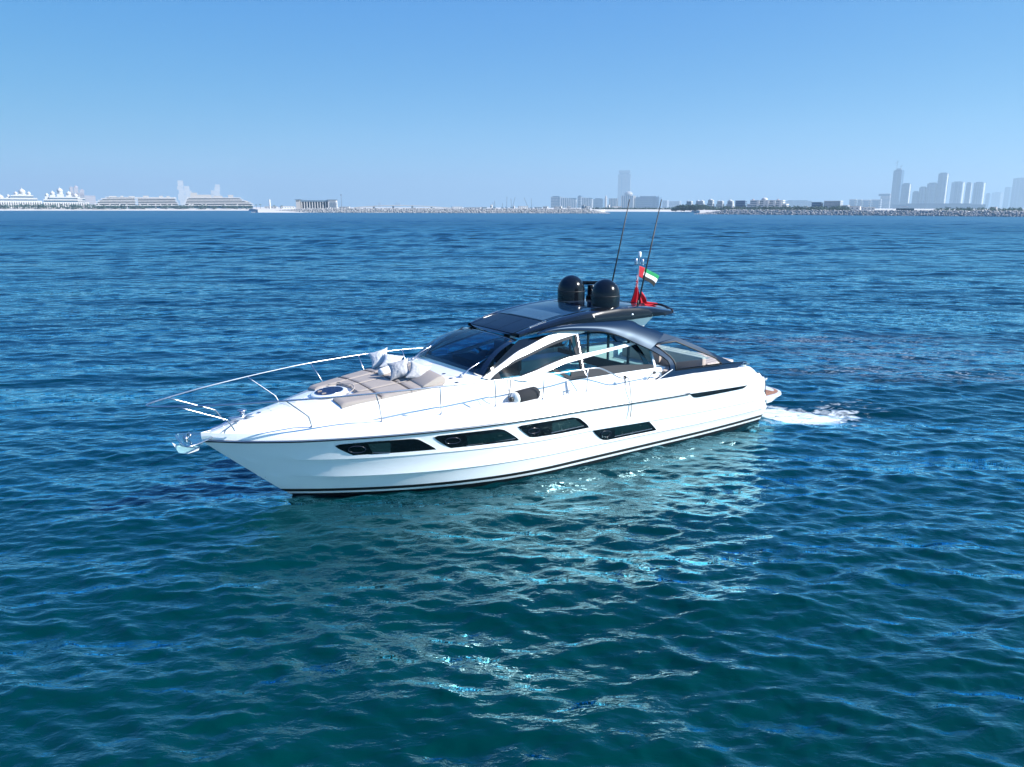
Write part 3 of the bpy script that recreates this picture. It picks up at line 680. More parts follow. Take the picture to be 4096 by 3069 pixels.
# sunroof panels: slightly proud dark panels + two tinted panes behind
def roof_patch(mb, x0, x1, y0, y1, off, nx=14, ny=14, crv=0.0):
    v = [V(x0 + (x1 - x0) * i / nx + crv * (1 - ((y0 + (y1 - y0) * j / ny) / 1.0) ** 2), y0 + (y1 - y0) * j / ny, 0) for i in range(nx + 1) for j in range(ny + 1)]
    for p in v: p.z = roofz(-p.x, p.y) + off
    return mb.add(v, [(i * (ny + 1) + j, i * (ny + 1) + j + 1, (i + 1) * (ny + 1) + j + 1, (i + 1) * (ny + 1) + j) for i in range(nx) for j in range(ny)])
matblk = mat('sunroof_fabric', (.004, .010, .022), .38)
for y0, y1 in ((-.92, -.32), (-.31, .31), (.32, .92)):
    q = MB(); roof_patch(q, 6.66, 7.45, y0, y1, .012, crv=-.06); q.build('sunroof_panel', matblk, roof, smooth=True)
rg = mat('roof_pane', (.006, .022, .05), .08, spec=.4)
rg2 = mat('roof_pane_shade', (.045, .09, .13), .10, spec=.4)
q = MB(); roof_patch(q, 7.50, 9.05, -.94, .94, .010, crv=-.06); q.build('roof_glass', rg, roof, smooth=True)
q = MB(); roof_patch(q, 7.53, 8.1, -.55, .85, .016, crv=-.06); q.build('sun_blind', rg2, roof, smooth=True)
q = MB(); roof_patch(q, 9.1, 11.2, -.9, .9, .008); q.build('aft_roof_panel', mat('aft_panel', (.02, .035, .06), .09, spec=.5), roof, smooth=True)
for s in (1, -1):
    q = MB(); q.tube([V(7.05, s * .99, 3.10), V(7.5, s * 1.0, 3.21)], .008, 6); q.lathe([(.018, 0), (.018, .03)], V(7.05, s * .99, 3.08), 10); q.build('grab_bar', chrome, roof)
q = MB(); q.lathe([(.05, 0), (.055, .025), (.04, .045)], V(9.95, 1.24, 3.17), 12); q.build('navigation_light', chrome, roof, smooth=True)
# soffit posts: white wedge under the tail
for s in (1, -1):
    q = MB(); plate(q, [V(9.9, s * .98, 3.05), V(10.98, s * .98, 3.05), V(10.60, s * 1.0, 2.80), (V(9.9, s * 1.0, 2.72))], .12, (0, -s, 0)); q.build('hardtop_bracket', white, yacht)

# ---- black arch / wing sweeping from the hardtop to the stern
wing_lo = [(7.03, 1.335, 2.985), (7.2, 1.32, 3.0), (7.7, 1.32, 3.0), (8.31, 1.35, 2.955), (8.89, 1.4, 2.885), (9.36, 1.49, 2.75), (9.78, 1.61, 2.55), (10.15, 1.73, 2.375), (10.48, 1.86, 2.17), (10.61, 1.95, 2.03), (10.62, 2.0, 1.87)]
wing_up = [(7.03, 1.33, 3.0), (7.5, 1.26, 3.08), (8.08, 1.24, 3.115), (9.11, 1.24, 3.09), (9.89, 1.27, 3.045), (10.12, 1.36, 2.93), (10.6, 1.48, 2.76), (11.12, 1.60, 2.56)]
h_fr = [(10.62, 2.0, 1.87), (10.77, 2.02, 1.85)]
holeL = [(10.77, 2.015, 1.84), (10.79, 1.97, 1.97), (10.76, 1.92, 2.07), (10.70, 1.86, 2.16), (10.52, 1.76, 2.32), (10.34, 1.68, 2.44), (10.37, 1.665, 2.47)]
for s in (1, -1):
    def L3(pts, off=0.0): return [V(x, s * (y + off), z) for x, y, z in pts]
    q = MB()
    lo = resamp(cr(L3(wing_lo), 5), 60); up = resamp(cr(L3(wing_up), 5), 60)
    # forward wing, from the tip to above the hole
    k = 44
    lo_a = resamp(cr(L3(wing_lo[:8]), 6), 50); up_a = resamp(cr(L3(wing_up + [(10.95, 1.56, 2.62)][:0]), 6), 50)
    up_a = resamp(cr(L3(wing_up[:7] + [(10.8, 1.53, 2.68)]), 6), 50)
    strip(q, up_a, lo_a, .05, n=50, rows=7, bulge=.035, side=s)
    arch = q.build('side_wing', graph, yacht, auto=55)
    # frame round the clear side screen
    q = MB()
    outer = L3([(10.15, 1.73, 2.375), (10.32, 1.80, 2.27), (10.48, 1.86, 2.17), (10.58, 1.92, 2.08), (10.62, 1.96, 1.98), (10.59, 2.02, 1.86), (10.04, 2.03, 1.66), (10.54, 2.03, 1.665), (11.55, 2.03, 1.665), (12.6, 2.01, 1.62),
              (13.1, 2.0, 1.60), (13.25, 1.98, 1.655), (13.55, 1.96, 1.68), (13.55, 1.95, 1.73), (13.09, 1.99, 1.76), (12.88, 2.0, 1.79), (12.1, 1.87, 2.15), (11.94, 1.82, 2.23), (11.21, 1.61, 2.55), (10.8, 1.53, 2.68), (10.45, 1.66, 2.50)])
    hole = L3([(10.77, 2.02, 1.84), (10.79, 1.97, 1.97), (10.76, 1.92, 2.07), (10.70, 1.86, 2.16), (10.52, 1.76, 2.32), (10.36, 1.68, 2.43), (10.40, 1.665, 2.465), (11.08, 1.665, 2.47), (12.25, 1.985, 1.97), (12.46, 2.02, 1.80)])
    plate(q, outer, .05, (0, -s, 0), [hole]); q.build('screen_frame', graph, arch, auto=30)
    q = MB(); rim = hole + hole[:1]; q.tube([p + Vector((0, s * .004, 0)) for p in rim], .022, 6); q.build('rubber_seal', rubber, arch, smooth=True)
    q = MB(); q.tube([p + Vector((0, -.02 * s, -.01)) for p in cr(L3(wing_lo + [(10.6, 2.02, 1.86), (10.04, 2.03, 1.66)]), 4)], .016, 6); q.build('edge_seal', rubber, arch, smooth=True)
    q = MB(); q.tube(L3([(10.64, 2.035, 1.865), (10.10, 2.045, 1.665)]), .010, 6); q.build('edge_trim', white, arch)
    q = MB(); plate(q, L3([(10.47, 1.70, 2.42), (11.05, 1.685, 2.435), (12.07, 1.98, 1.975), (10.80, 1.95, 2.01), (10.75, 1.88, 2.12)], -.02), .012, (0, -s, 0)); q.build('side_screen', clrg, arch)
    # stern cleat at the coaming end
    q = MB(); q.box(V(13.45, s * 1.96, 1.66), (.34, .07, .03)); q.tube([V(13.36, s * 1.97, 1.66), V(13.38, s * 1.97, 1.71), V(13.52, s * 1.97, 1.71), V(13.54, s * 1.97, 1.66)], .014, 6); q.build('mooring_cleat', chrome, yacht)

# ---- cockpit: sofa, sunpad
beigep = mat('beige_cushion_pale', (.46, .40, .36), .7, bump=.15, bscale=200)
q = MB(); q.box(V(11.0, -1.2, 1.4), (1.6, .7, .14)); q.box(V(11.0, -1.52, 1.66), (1.7, .16, .42)); q.box(V(12.0, 0, 1.40), (.6, 2.9, .14)); q.box(V(12.33, -.8, 1.68), (.16, 1.5, .44)); q.box(V(12.33, .8, 1.68), (.16, 1.5, .44)); q.box(V(11.4, 1.35, 1.42), (1.3, .6, .12)); bev(q.build('cockpit_sofa', beigep, yacht), .04)
q = MB(); q.box(V(11.4, 1.35, 1.2), (1.5, .62, .32)); q.box(V(11.0, -1.25, 1.2), (1.9, .8, .3)); q.box(V(12.05, 0, 1.2), (.7, 3.3, .3)); q.build('sofa_base', whitem, yacht)
q = MB()
for k in range(4): q.box(V(13.0 + .0, -1.17 + k * .78, 1.655), (1.05, .75, .12))
aftpad = bev(q.build('aft_sunpad', beigep, yacht), .035)
q = MB()
for k in range(5): q.box(V(12.62 + k * .19, .0, 1.716), (.012, 3.05, .006))
q.build('pad_seam', seam, aftpad)
q = MB(); q.box(V(13.05, 0, 1.40), (1.35, 3.3, .36)); bev(q.build('sunpad_base', whitem, yacht), .06)
q = MB(); q.box(V(10.55, .95, 1.45), (.05, .8, .5)); q.build('cockpit_panel', whitem, yacht)

# ---- foredeck sunpad and hatch
def deckz(X, y):
    S = section(X); y = abs(y)
    for a, b in zip(reversed(S), list(reversed(S))[1:]):
        if a[0] <= y <= b[0]: return a[1] + (b[1] - a[1]) * (y - a[0]) / max(1e-6, b[0] - a[0])
    return S[-1][1]
def padw(X): return pw(X, [(2.50, .97), (3.3, 1.13), (4.0, 1.24), (4.6, 1.31)])
HX, HY, HR = 2.60, 0.0, .335
def pad(x0, x1, y0, y1, mb, off=.065, inset=.006):
    nx, ny = 14, 14; v = []
    for i in range(nx + 1):
        for j in range(ny + 1):
            X = x0 + inset + (x1 - x0 - 2 * inset) * i / nx; w = padw(X); a = y0 * w; b = y1 * w; y = a + inset + (b - a - 2 * inset) * j / ny
            d = math.hypot(X - HX, (y - HY))
            if d < HR + .13:
                if X < HX and d < HR + .13: pass
                k_ = (HR + .13) / max(d, 1e-4); X2 = HX + (X - HX) * k_; y2 = HY + (y - HY) * k_
                X, y = X2, y2
            e = min(i, nx - i, j, ny - j); z = deckz(X, y) + off * (0.55 if e == 0 else 1.0); v.append(V(X, y, z))
    N = len(v); w_ = ny + 1
    f = [(i * w_ + j, i * w_ + j + 1, (i + 1) * w_ + j + 1, (i + 1) * w_ + j) for i in range(nx) for j in range(ny)]
    v += [Vector((p.x, p.y, p.z - off * .7)) for p in v[:N]]
    for i in range(nx): f += [(i * w_, (i + 1) * w_, (i + 1) * w_ + N, i * w_ + N), (i * w_ + ny, (i + 1) * w_ + ny, (i + 1) * w_ + ny + N, i * w_ + ny + N)]
    for j in range(ny): f += [(j, j + 1, j + 1 + N, j + N), (nx * w_ + j, nx * w_ + j + 1, nx * w_ + j + 1 + N, nx * w_ + j + N)]
    mb.add(v, f)
sun = empty('sunpad', (0, 0, 0)); sun.parent = yacht
cols = [(-1, -.5), (-.5, 0), (0, .5), (.5, 1)]
for (x0, x1) in ((2.47, 3.27), (3.27, 3.9), (3.9, 4.6)):
    for (a, b) in cols:
        if x0 < 2.5:
            # front row: leave the round hatch free by starting the inner pads behind it
            if abs(a + b) < .8: x = 3.0
            else: x = 2.47
            q = MB(); pad(x if x > 2.9 else x0, x1, a, b, q); q.build('cushion', beige, sun, auto=50)
        else:
            q = MB(); pad(x0, x1, a, b, q); q.build('cushion', beige, sun, auto=50)
q = MB()
for xx in (3.27, 3.9):
    q.tube([V(xx, y * padw(xx), deckz(xx, y * padw(xx)) + .062) for y in [-1 + 2 * k / 30 for k in range(31)] if abs(abs(y) - .5) > .05], .008, 5)
q.build('seam_line', seam, sun)
q = MB()
for yy in (-.5, 0, .5):
    q.tube([V(x, yy * padw(x), deckz(x, yy * padw(x)) + .058) for x in [3.0 + 1.6 * k / 20 for k in range(21)]], .010, 5)
ring = [(HX + .52 * math.cos(R(a)), .52 * math.sin(R(a))) for a in range(-72, 73, 8)]
q.tube([V(x, y, deckz(x, y) + .064) for x, y in ring], .010, 5)
q.build('seam_piping', piping, sun, smooth=True)
# aft bolsters
for (a, b) in cols:
    y0, y1 = a * 1.27 + .01, b * 1.27 - .01; pr = [(4.12, .06), (4.17, .10), (4.5, .20), (4.62, .20), (4.68, .14), (4.68, .02)]
    v = [V(X, y, deckz(min(X, 4.6), y) + z) for y in (y0, y1) for X, z in pr]; n = 6
    q = MB(); q.add(v, [tuple(range(n)), tuple(range(n, 2 * n))] + [(i, (i + 1) % n, n + (i + 1) % n, n + i) for i in range(n)])
    bev(q.build('bolster', beige, sun), .025)
nz_ = Vector((.14, 0, 1)).normalized(); MH = Matrix.Rotation(R(6.0), 4, 'Y')
q = MB(); q.lathe([(.30, .0), (.385, .0), (.375, .035), (.33, .055), (.295, .05)], V(HX, 0, deckz(HX, 0) - .0), 40, MH, False); hatch = q.build('deck_hatch', white, yacht, auto=50)
q = MB(); q.lathe([(.001, .052), (.30, .052), (.30, .04), (.001, .04)], V(HX, 0, deckz(HX, 0)), 40, MH); q.build('hatch_glass', mat('hatch_glass', (.008, .010, .05), .12, spec=.15), hatch, auto=50)
q = MB(); q.lathe([(.285, .056), (.30, .058), (.30, .05)], V(HX, 0, deckz(HX, 0)), 40, MH, False); q.build('hatch_ring', chrome, hatch, smooth=True)
q = MB()
for a in (-.12, .12): MB().box(V(HX - .16, a, deckz(HX - .16, 0) + .062), (.09, .03, .025)).build('hatch_handle', mat('hatch_handle', (.3, .25, .22), .4), hatch)

# ---- foredeck fittings
def onD(X, y, h=0): return V(X, y, deckz(X, y) + h)
q = MB(); q.lathe([(.075, 0), (.075, .02), (.05, .03), (.045, .13), (.085, .15), (.085, .165), (.02, .17)], onD(.80, 0), 20); wl_ = q.build('anchor_windlass', chrome, yacht, smooth=True)
q = MB(); q.box(onD(.72, .0, .03), (.34, .16, .05)); q.box(onD(.92, .10, .03), (.16, .10, .06)); q.tube([onD(.62, .05, .04), onD(.40, .04, .05), onD(.2, .0, .06)], .02, 6); bev(q.build('windlass_base', chrome, wl_), .012)
for y in (.18, -.18):
    q = MB(); q.tube([onD(.40, y, .0), onD(.42, y, .05), onD(.62, y, .05), onD(.64, y, .0)], .011, 6); q.tube([onD(.36, y, .052), onD(.68, y, .052)], .012, 6); q.build('bow_cleat', chrome, yacht)
q = MB(); q.lathe([(.03, 0), (.045, .008), (.03, .014)], onD(1.13, .0), 14); q.build('deck_filler', chrome, yacht)
gline = mat('panel_gap', (.35, .38, .42), .6)
q = MB(); q.tube([onD(1.34, -.12, .002), onD(1.34, .12, .002)], .006, 4); q.tube([onD(1.34, 0, .002), onD(1.62, 0, .002)], .005, 4); q.build('locker_hinge', gline, yacht)
# recessed anchor-locker window (shallow scoop)
q = MB(); sc_v = []
for i in range(9):
    for j in range(9):
        a = -1 + i / 4; b = -1 + j / 4; X = 1.80 + .13 * a + .04 * b; y = -.02 + .24 * b; d = (1 - a ** 4) * (1 - b ** 4); sc_v.append(onD(X, y, .004 + .05 * d * (1.2 if a > 0 else .3) * (a > -.9)))
q.add(sc_v, [(i * 9 + j, i * 9 + j + 1, (i + 1) * 9 + j + 1, (i + 1) * 9 + j) for i in range(8) for j in range(8)]); q.build('locker_lid', white, yacht, smooth=True)
for X, y in ((4.95, 1.02), (5.0, .62), (5.1, -1.35), (4.9, 1.35), (3.5, -1.3)):
    q = MB(); q.lathe([(.035, 0), (.045, .006), (.02, .012)], onD(X, y), 14); q.build('deck_filler', mat('dark_steel', (.12, .15, .2), .3, metal=.8), yacht)
# hood panel line
q = MB(); q.tube([onD(5.0, .75, .0), onD(5.15, 1.2, .0), onD(5.25, 1.36, .0)], .004, 4); q.build('panel_line', gline, yacht)
# ---- glass bow plate and anchor
q = MB(); pl = [(-.36, 1.545, .02), (-.33, 1.47, .17), (-.02, 1.42, .22), (.12, 1.45, .20), (.12, 1.45, -.20), (-.02, 1.42, -.22), (-.33, 1.47, -.17)]
plv = cr([V(x, y, z) for x, z, y in pl[1:]], 1)
out = cr([V(.16, .20, 1.47), V(-.08, .37, 1.455), V(-.22, .45, 1.45), V(-.33, .47, 1.45), V(-.38, .38, 1.45), V(-.395, 0, 1.45), V(-.38, -.38, 1.45), V(-.33, -.47, 1.45), V(-.22, -.45, 1.45), V(-.08, -.37, 1.455), V(.16, -.20, 1.47)], 3)
plate(q, out, .03, (0, 0, -1)); bowp = q.build('bow_pulpit_plate', glass('bow_plate', (.70, .93, .93), .25), yacht)
q = MB(); q.tube([p + Vector((0, 0, -.015)) for p in out], .016, 8); q.build('plate_rim', chrome, bowp, smooth=True)
q = MB(); q.tube([V(-.22, -.07, 1.49), V(-.20, -.07, 1.54), V(-.20, .07, 1.54), V(-.22, .07, 1.49)], .02, 8); q.lathe([(.04, -.06), (.03, 0), (.04, .06)], V(-.28, 0, 1.47), 14, Matrix.Rotation(R(90), 4, 'X')); q.build('bow_roller', chrome, bowp, smooth=True)
q = MB(); q.tube([V(-.34, 0, 1.44), V(-.42, 0, 1.34), V(-.2, 0, 1.27)], .018, 8)
fl = [V(-.53, .02, 1.43), V(-.45, .16, 1.25), V(-.30, .20, 1.215), V(-.10, .16, 1.235), V(-.03, 0, 1.26), V(-.10, -.16, 1.26), V(-.30, -.18, 1.25), V(-.46, -.12, 1.30)]
cen = [V(-.42, 0, 1.345), V(-.18, 0, 1.30)]
n = len(fl); q.add(fl + cen, [(0, 1, 8), (1, 2, 8), (2, 9, 8), (2, 3, 9), (3, 4, 9), (4, 5, 9), (5, 6, 9), (6, 8, 9), (6, 7, 8), (7, 0, 8)] + [(0, 7, 6, 5, 4, 3, 2, 1)])
anchor = q.build('anchor', mat('galvanised', (.62, .64, .66), .35, metal=.3), yacht)
# ---- handrail
rail_pts = [(-.45, .41, 2.20), (.3, .84, 2.215), (1.28, 1.25, 2.24), (2.05, 1.53, 2.255), (2.85, 1.77, 2.27), (4.13, 2.0, 2.28), (5.35, 2.12, 2.27), (6.64, 2.1, 2.225), (7.86, 2.09, 2.215), (8.12, 2.085, 2.205), (8.3, 2.08, 2.16), (8.58, 2.08, 2.03), (8.78, 2.08, 1.92), (8.95, 2.07, 1.865), (9.3, 2.06, 1.86), (10.05, 2.05, 1.865), (10.2, 2.04, 1.845), (10.25, 2.03, 1.78), (10.2, 2.02, 1.67)]
pp = cr([V(*p) for p in rail_pts], 5)
nose = cr([V(-.45, .41, 2.20), V(-.80, .16, 2.195), V(-.88, .05, 2.195), V(-.89, 0, 2.195), V(-.88, -.05, 2.195), V(-.80, -.16, 2.195), V(-.45, -.41, 2.20)], 4)
full_r = list(reversed(mirror(pp))); q = MB(); q.tube(pp[::-1] + nose[1:-1] + mirror(pp), .0165, 8); rail = q.build('handrail', chrome, yacht, smooth=True)
st = [((1.28, 1.25, 2.24), (1.78, 1.0, 1.80), (1.86, .92, 1.57)), ((2.85, 1.77, 2.27), (2.98, 1.62, 2.0), (3.13, 1.40, 1.595)), ((4.13, 2.0, 2.28), (4.2, 1.88, 1.95), (4.30, 1.72, 1.635)),
      ((5.35, 2.12, 2.27), (5.42, 2.04, 1.95), (5.50, 1.93, 1.675)), ((6.64, 2.1, 2.225), (6.65, 2.06, 1.9), (6.66, 2.02, 1.675)), ((7.86, 2.09, 2.215), (7.88, 2.06, 1.9), (7.89, 2.03, 1.675)), ((9.04, 2.07, 1.86), (9.05, 2.06, 1.75), (9.07, 2.04, 1.675)),
      ((-.45, .41, 2.195), (.40, .44, 1.82), (.53, .43, 1.59))]
for s in (1, -1):
    for a, b, d in st:
        P = [V(x, s * y, z) for x, y, z in (a, b, d)]
        q = MB()
        if a[0] in (1.28, -.45): q.tube(cr([P[0], P[0].lerp(P[1], .9), P[1].lerp(P[2], .12), P[2]], 5), .0135, 8)
        else: q.tube([P[0], P[1], P[2]], .0125, 8)
        q.lathe([(.028, 0), (.022, .012), (.014, .016)], P[2], 10); q.build('stanchion', chrome, rail, smooth=True)
# ---- wipers
for s in (1, -1):
    base_ = V(5.14, s * 1.13, deckz(5.14, 1.13) + .03); el = V(6.0, s * 1.10, 2.61); 
    if s < 0: el = V(6.02, -1.12, 2.65)
    q = MB(); q.tube([base_, base_.lerp(el, .25) + Vector((0, 0, .03)), el], [.022, .014, .011], 6); q.lathe([(.04, -.02), (.035, .03)], base_, 12); wp = q.build('wiper', chrome, yacht, smooth=True)
    q = MB(); q.tube([base_ + Vector((0, -s * .06, 0)), el + Vector((0, -s * .03, -.01))], .007, 6); q.build('wiper_strut', chrome, wp)
    q = MB(); t0 = V(5.56, s * 1.12, 2.36); t1 = V(6.5, s * 1.04, 2.87); q.tube([t0, el + Vector((0, 0, -.03)), t1], [.012, .035, .012], 6); q.build('wiper_blade', rubber, wp)
# ---- domes, radar, mast, aerials
domem = mat('dome_black', (.004, .006, .010), .16, spec=.4)
for s in (1, -1):
    q = MB(); r = .355
    prof = [(.24, -.30), (.30, -.26), (r, -.20), (r + .003, .15), (r, .17)] + [(r * math.cos(R(a)), .17 + r * 1.08 * math.sin(R(a))) for a in range(8, 89, 8)] + [(.01, .17 + r * 1.08)]
    q.lathe(prof, V(9.58, s * .67, 3.475), 40); d_ = q.build('satellite_dome', domem, yacht, auto=40)
    q = MB(); q.lathe([(r + .004, .142), (r + .006, .152), (r + .003, .162)], V(9.58, s * .67, 3.475), 40); q.build('dome_seam', rubber, d_, smooth=True)
    q = MB(); q.lathe([(.3, -.24), (.22, -.12), (.22, .02)], V(9.58, s * .67, 3.33), 24); q.build('dome_base', rubber, d_, smooth=True)
q = MB(); q.box(V(10.1, -.42, 3.55), (.22, .20, .44)); q.box(V(10.12, -.42, 3.40), (.3, .26, .2)); rd = bev(q.build('radar_pedestal', domem, yacht), .03)
q = MB(); q.box((0, 0, 0), (.10, 1.0, .09), None); sc_o = bev(q.build('radar_scanner', domem, rd), .03); sc_o.location = V(10.05, -.42, 3.83); sc_o.rotation_euler = (0, 0, R(58))
mast = MB(); mast.tube([V(11.28, 0, 3.15), V(11.31, 0, 3.8), V(11.34, 0, 4.45)], .017, 8); mast.box(V(11.335, 0, 4.28), (.06, .30, .02)); mast = mast.build('signal_mast', chrome, yacht, auto=40)
q = MB(); q.lathe([(.035, 0), (.045, .03), (.045, .13), (.03, .15)], V(11.34, 0, 4.46), 14); q.build('anchor_light', mat('lamp_white', (.8, .82, .84), .2), mast, smooth=True)
for s in (1, -1):
    q = MB(); q.lathe([(.05, -.02), (.035, 0), (.042, .03), (.04, .13), (.02, .15)], V(11.335, s * .12, 4.28), 12); q.build('mast_fitting', chrome, mast, smooth=True)
q = MB(); q.lathe([(.06, 0), (.05, .03), (.02, .05)], V(11.28, 0, 3.16), 14); q.tube([V(11.2, .0, 3.2), V(11.3, .05, 3.3), V(11.33, .02, 3.24)], .02, 6); q.build('mast_foot', chrome, mast, smooth=True)
for s, x0, y0, z0, tip in ((1, 10.55, .82, 3.30, (11.46, .59, 5.95)), (-1, 11.0, -.80, 3.26, (11.46, -.59, 5.96))):
    q = MB(); b0 = Vector((x0, y0, z0)); 
    q.tube([V(x0, y0, z0), V(*(b0.lerp(Vector(tip), .5))), V(*tip)], [.022, .018, .012], 8); q.lathe([(.022, -.02), (.022, .16)], V(x0, y0, z0), 10); q.build('whip_aerial', rubber, yacht, smooth=True)

# ================================================================ loose things on the yacht (own top-level objects)
Mw = Matrix.Translation(BO) @ Matrix.Rotation(math.atan2(-A_.y, -A_.x), 4, 'Z')
def W3(X, Y, Z): return Mw @ V(X, Y, Z)
def world_obj(name, mb, m, origin, smooth=True, auto=None):
    """mesh given in boat-local axes -> top-level object with its origin at a point of its own"""
    o0 = Mw @ Vector(origin); vv = [(Mw @ Vector(p)) - o0 for p in mb.v]
    return mesh_obj(name, vv, mb.f, m, None, smooth, auto, loc=o0)
lin_a = mat('linen_grey', (.42, .42, .43), .85, bump=.5, bscale=120, var=.06, vscale=9)
lin_b = mat('linen_pale', (.58, .59, .60), .85, bump=.5, bscale=120, var=.05, vscale=9)
def pillow(c, u, v_, size, thick, m, label, seed):
    u = V(*u) ; v_ = V(*v_); u.normalize(); v_ = (v_ - u * v_.dot(u)).normalized(); w = u.cross(v_)
    n = 22; vs_, fs = [], []; rs = random.Random(seed); ox = rs.random() * 9
    for sd in (1, -1):
        for i in range(n + 1):
            for j in range(n + 1):
                a = -1 + 2 * i / n; b = -1 + 2 * j / n
                k = .90 + .10 * (abs(a) * abs(b)) ** 2; px = a * size * .5 * (k + .06 * a * a * b * b - .07 * (1 - b * b) * abs(a) ** 3 * 0) * (1 - .08 * (1 - b * b)); 
                py = b * size * .5 * k * (1 - .08 * (1 - a * a))
                h = thick * .5 * ((1 - a ** 2) * (1 - b ** 2)) ** .42
                h *= 1 + .16 * noise.noise(Vector((a * 1.7 + ox, b * 1.7, sd)))
                e = max(abs(a), abs(b)); h += .012 * noise.noise(Vector((a * 5 + ox, b * 5, sd * 3))) * (e < .97)
                vs_.append(V(*c) + u * px + v_ * py + w * (h * sd))
    N = (n + 1) ** 2; W_ = n + 1
    for sd in (0, 1):
        for i in range(n):
            for j in range(n):
                q_ = [sd * N + i * W_ + j, sd * N + i * W_ + j + 1, sd * N + (i + 1) * W_ + j + 1, sd * N + (i + 1) * W_ + j]; fs.append(tuple(q_))
    mb = MB(); mb.v = vs_; mb.f = fs
    o = world_obj('pillow', mb, m, V(*c)); tag(o, label, 'pillow', 'scatter pillows on the foredeck sunpad'); return o
pillow((4.27, -1.10, 2.33), (.86, .48, .30), (.25, -.60, .75), .46, .19, lin_b, 'pale pillow standing up highest, at the far edge of the sunpad', 1)
pillow((4.40, -.72, 2.31), (.80, .60, -.12), (.62, -.55, .50), .45, .17, lin_b, 'pale pillow lying back behind the rolled white towel', 2)
pillow((4.06, .34, 2.35), (.84, .50, .26), (.30, -.60, .74), .46, .20, lin_a, 'grey linen pillow standing up right beside the towel', 3)
pillow((4.36, .66, 2.31), (.84, .42, -.34), (.60, -.30, .50), .45, .17, lin_a, 'grey linen pillow lying low, nearest to the windshield wiper', 4)
q = MB(); tv = []; nn = 26
for i in range(15):
    t = i / 14; 
    for k in range(nn):
        a = 2 * math.pi * k / nn; r = .088 * (1 + .07 * math.sin(3 * a + 1) + .05 * noise.noise(Vector((t * 5, a, 3)))) * (1 - .25 * max(0, (t - .9) / .1) - .1 * (t < .05))
        tv.append(V(3.86 + .50 * t, -.18 - .22 * t, 2.205 + .03 * t) + Vector((-.4 * 0, r * math.cos(a) * .92, r * math.sin(a))) + Vector((r * math.cos(a) * -.38, 0, 0)))
q.add(tv, [(i * nn + k, i * nn + (k + 1) % nn, (i + 1) * nn + (k + 1) % nn, (i + 1) * nn + k) for i in range(14) for k in range(nn)] + [tuple(range(nn)), tuple(range(14 * nn, 15 * nn))])
tw = world_obj('towel', q, mat('towel_white', (.8, .8, .8), .95, bump=.6, bscale=160), V(4.1, -.28, 2.2)); tag(tw, 'rolled white towel lying between the pillows on the beige sunpad', 'towel')
# fender lying on the side deck
def along(X0, Y0, Z0, X1, Y1, Z1, prof):
    a = V(X0, Y0, Z0); b = V(X1, Y1, Z1); d = (b - a); L = d.length; M = d.to_track_quat('Z', 'Y').to_matrix().to_4x4(); mb = MB(); mb.lathe([(r, t * L) for r, t in prof], a, 26, M); return mb
fe = empty('fender', W3(6.3, 1.84, 1.57)); tag(fe, 'black covered fender with white end lying on the port side deck', 'fender')
def fpart(name, mb, m, smooth=True, auto=None):
    o0 = W3(6.3, 1.84, 1.57); return mesh_obj(name, [(Mw @ Vector(p)) - o0 for p in mb.v], mb.f, m, fe, smooth, auto)
fpart('fender_cover', along(6.06, 1.86, 1.745, 6.66, 1.80, 1.775, [(.05, 0), (.135, .0), (.15, .04), (.152, .5), (.15, .9), (.13, .97), (.06, 1.0)]), mat('fender_fabric', (.012, .014, .019), .9, bump=.4, bscale=90))
fpart('fender_end', along(5.97, 1.87, 1.74, 6.07, 1.86, 1.745, [(.03, 0), (.07, .1), (.12, .5), (.14, .95), (.1, 1.0)]), mat('fender_white', (.7, .72, .7), .4))
fpart('fender_eye', along(5.88, 1.875, 1.735, 5.99, 1.87, 1.74, [(.02, 0), (.05, .2), (.055, .7), (.03, 1.0)]), rubber)
fpart('fender_eye', along(6.65, 1.80, 1.775, 6.76, 1.79, 1.78, [(.05, 0), (.035, .3), (.045, .6), (.02, 1.0)]), rubber)
q = MB(); q.tube([V(5.74, 2.12, 2.26), V(5.76, 2.09, 2.1), V(5.80, 1.95, 1.8), V(5.86, 1.9, 1.73)], .009, 6); q.tube([V(5.66, 2.13, 2.24), V(5.67, 2.13, 2.1), V(5.69, 2.12, 2.0)], .007, 6); fpart('fender_line', q, rubber)
q = MB(); q.tube([V(9.04, 2.07, 1.89), V(9.06, 2.15, 1.87), V(9.08, 2.2, 1.65), V(9.1, 2.235, 1.3), V(9.12, 2.22, 1.1), V(9.11, 2.21, .93)], .010, 6); q.tube([V(9.0, 2.07, 1.9), V(9.0, 2.09, 1.8), V(9.01, 2.1, 1.72)], .009, 6)
for dz in (0, .02): q.lathe([(.025, -.03), (.036, 0), (.025, .03)], V(9.03, 2.06, 1.86 + dz), 10, Matrix.Rotation(R(90), 4, 'Y'))
o = world_obj('rope', q, rubber, V(9.06, 2.15, 1.67)); tag(o, 'thin dark rope hanging from the low rail down over the white hull side', 'rope')
q = MB(); q.tube([V(9.98, 2.05, 1.88), V(9.92, 2.04, 1.84), V(9.86, 1.98, 1.70), V(9.85, 1.96, 1.67)], .010, 6)
for k in range(3): q.lathe([(.022, -.02), (.036, 0), (.022, .02)], V(9.96 + .03 * k, 2.05, 1.865), 10, Matrix.Rotation(R(90), 4, 'Y'))
o = world_obj('rope', q, rubber, V(9.9, 2.0, 1.67)); tag(o, 'short dark rope knotted at the aft end of the rail by the cockpit', 'rope')
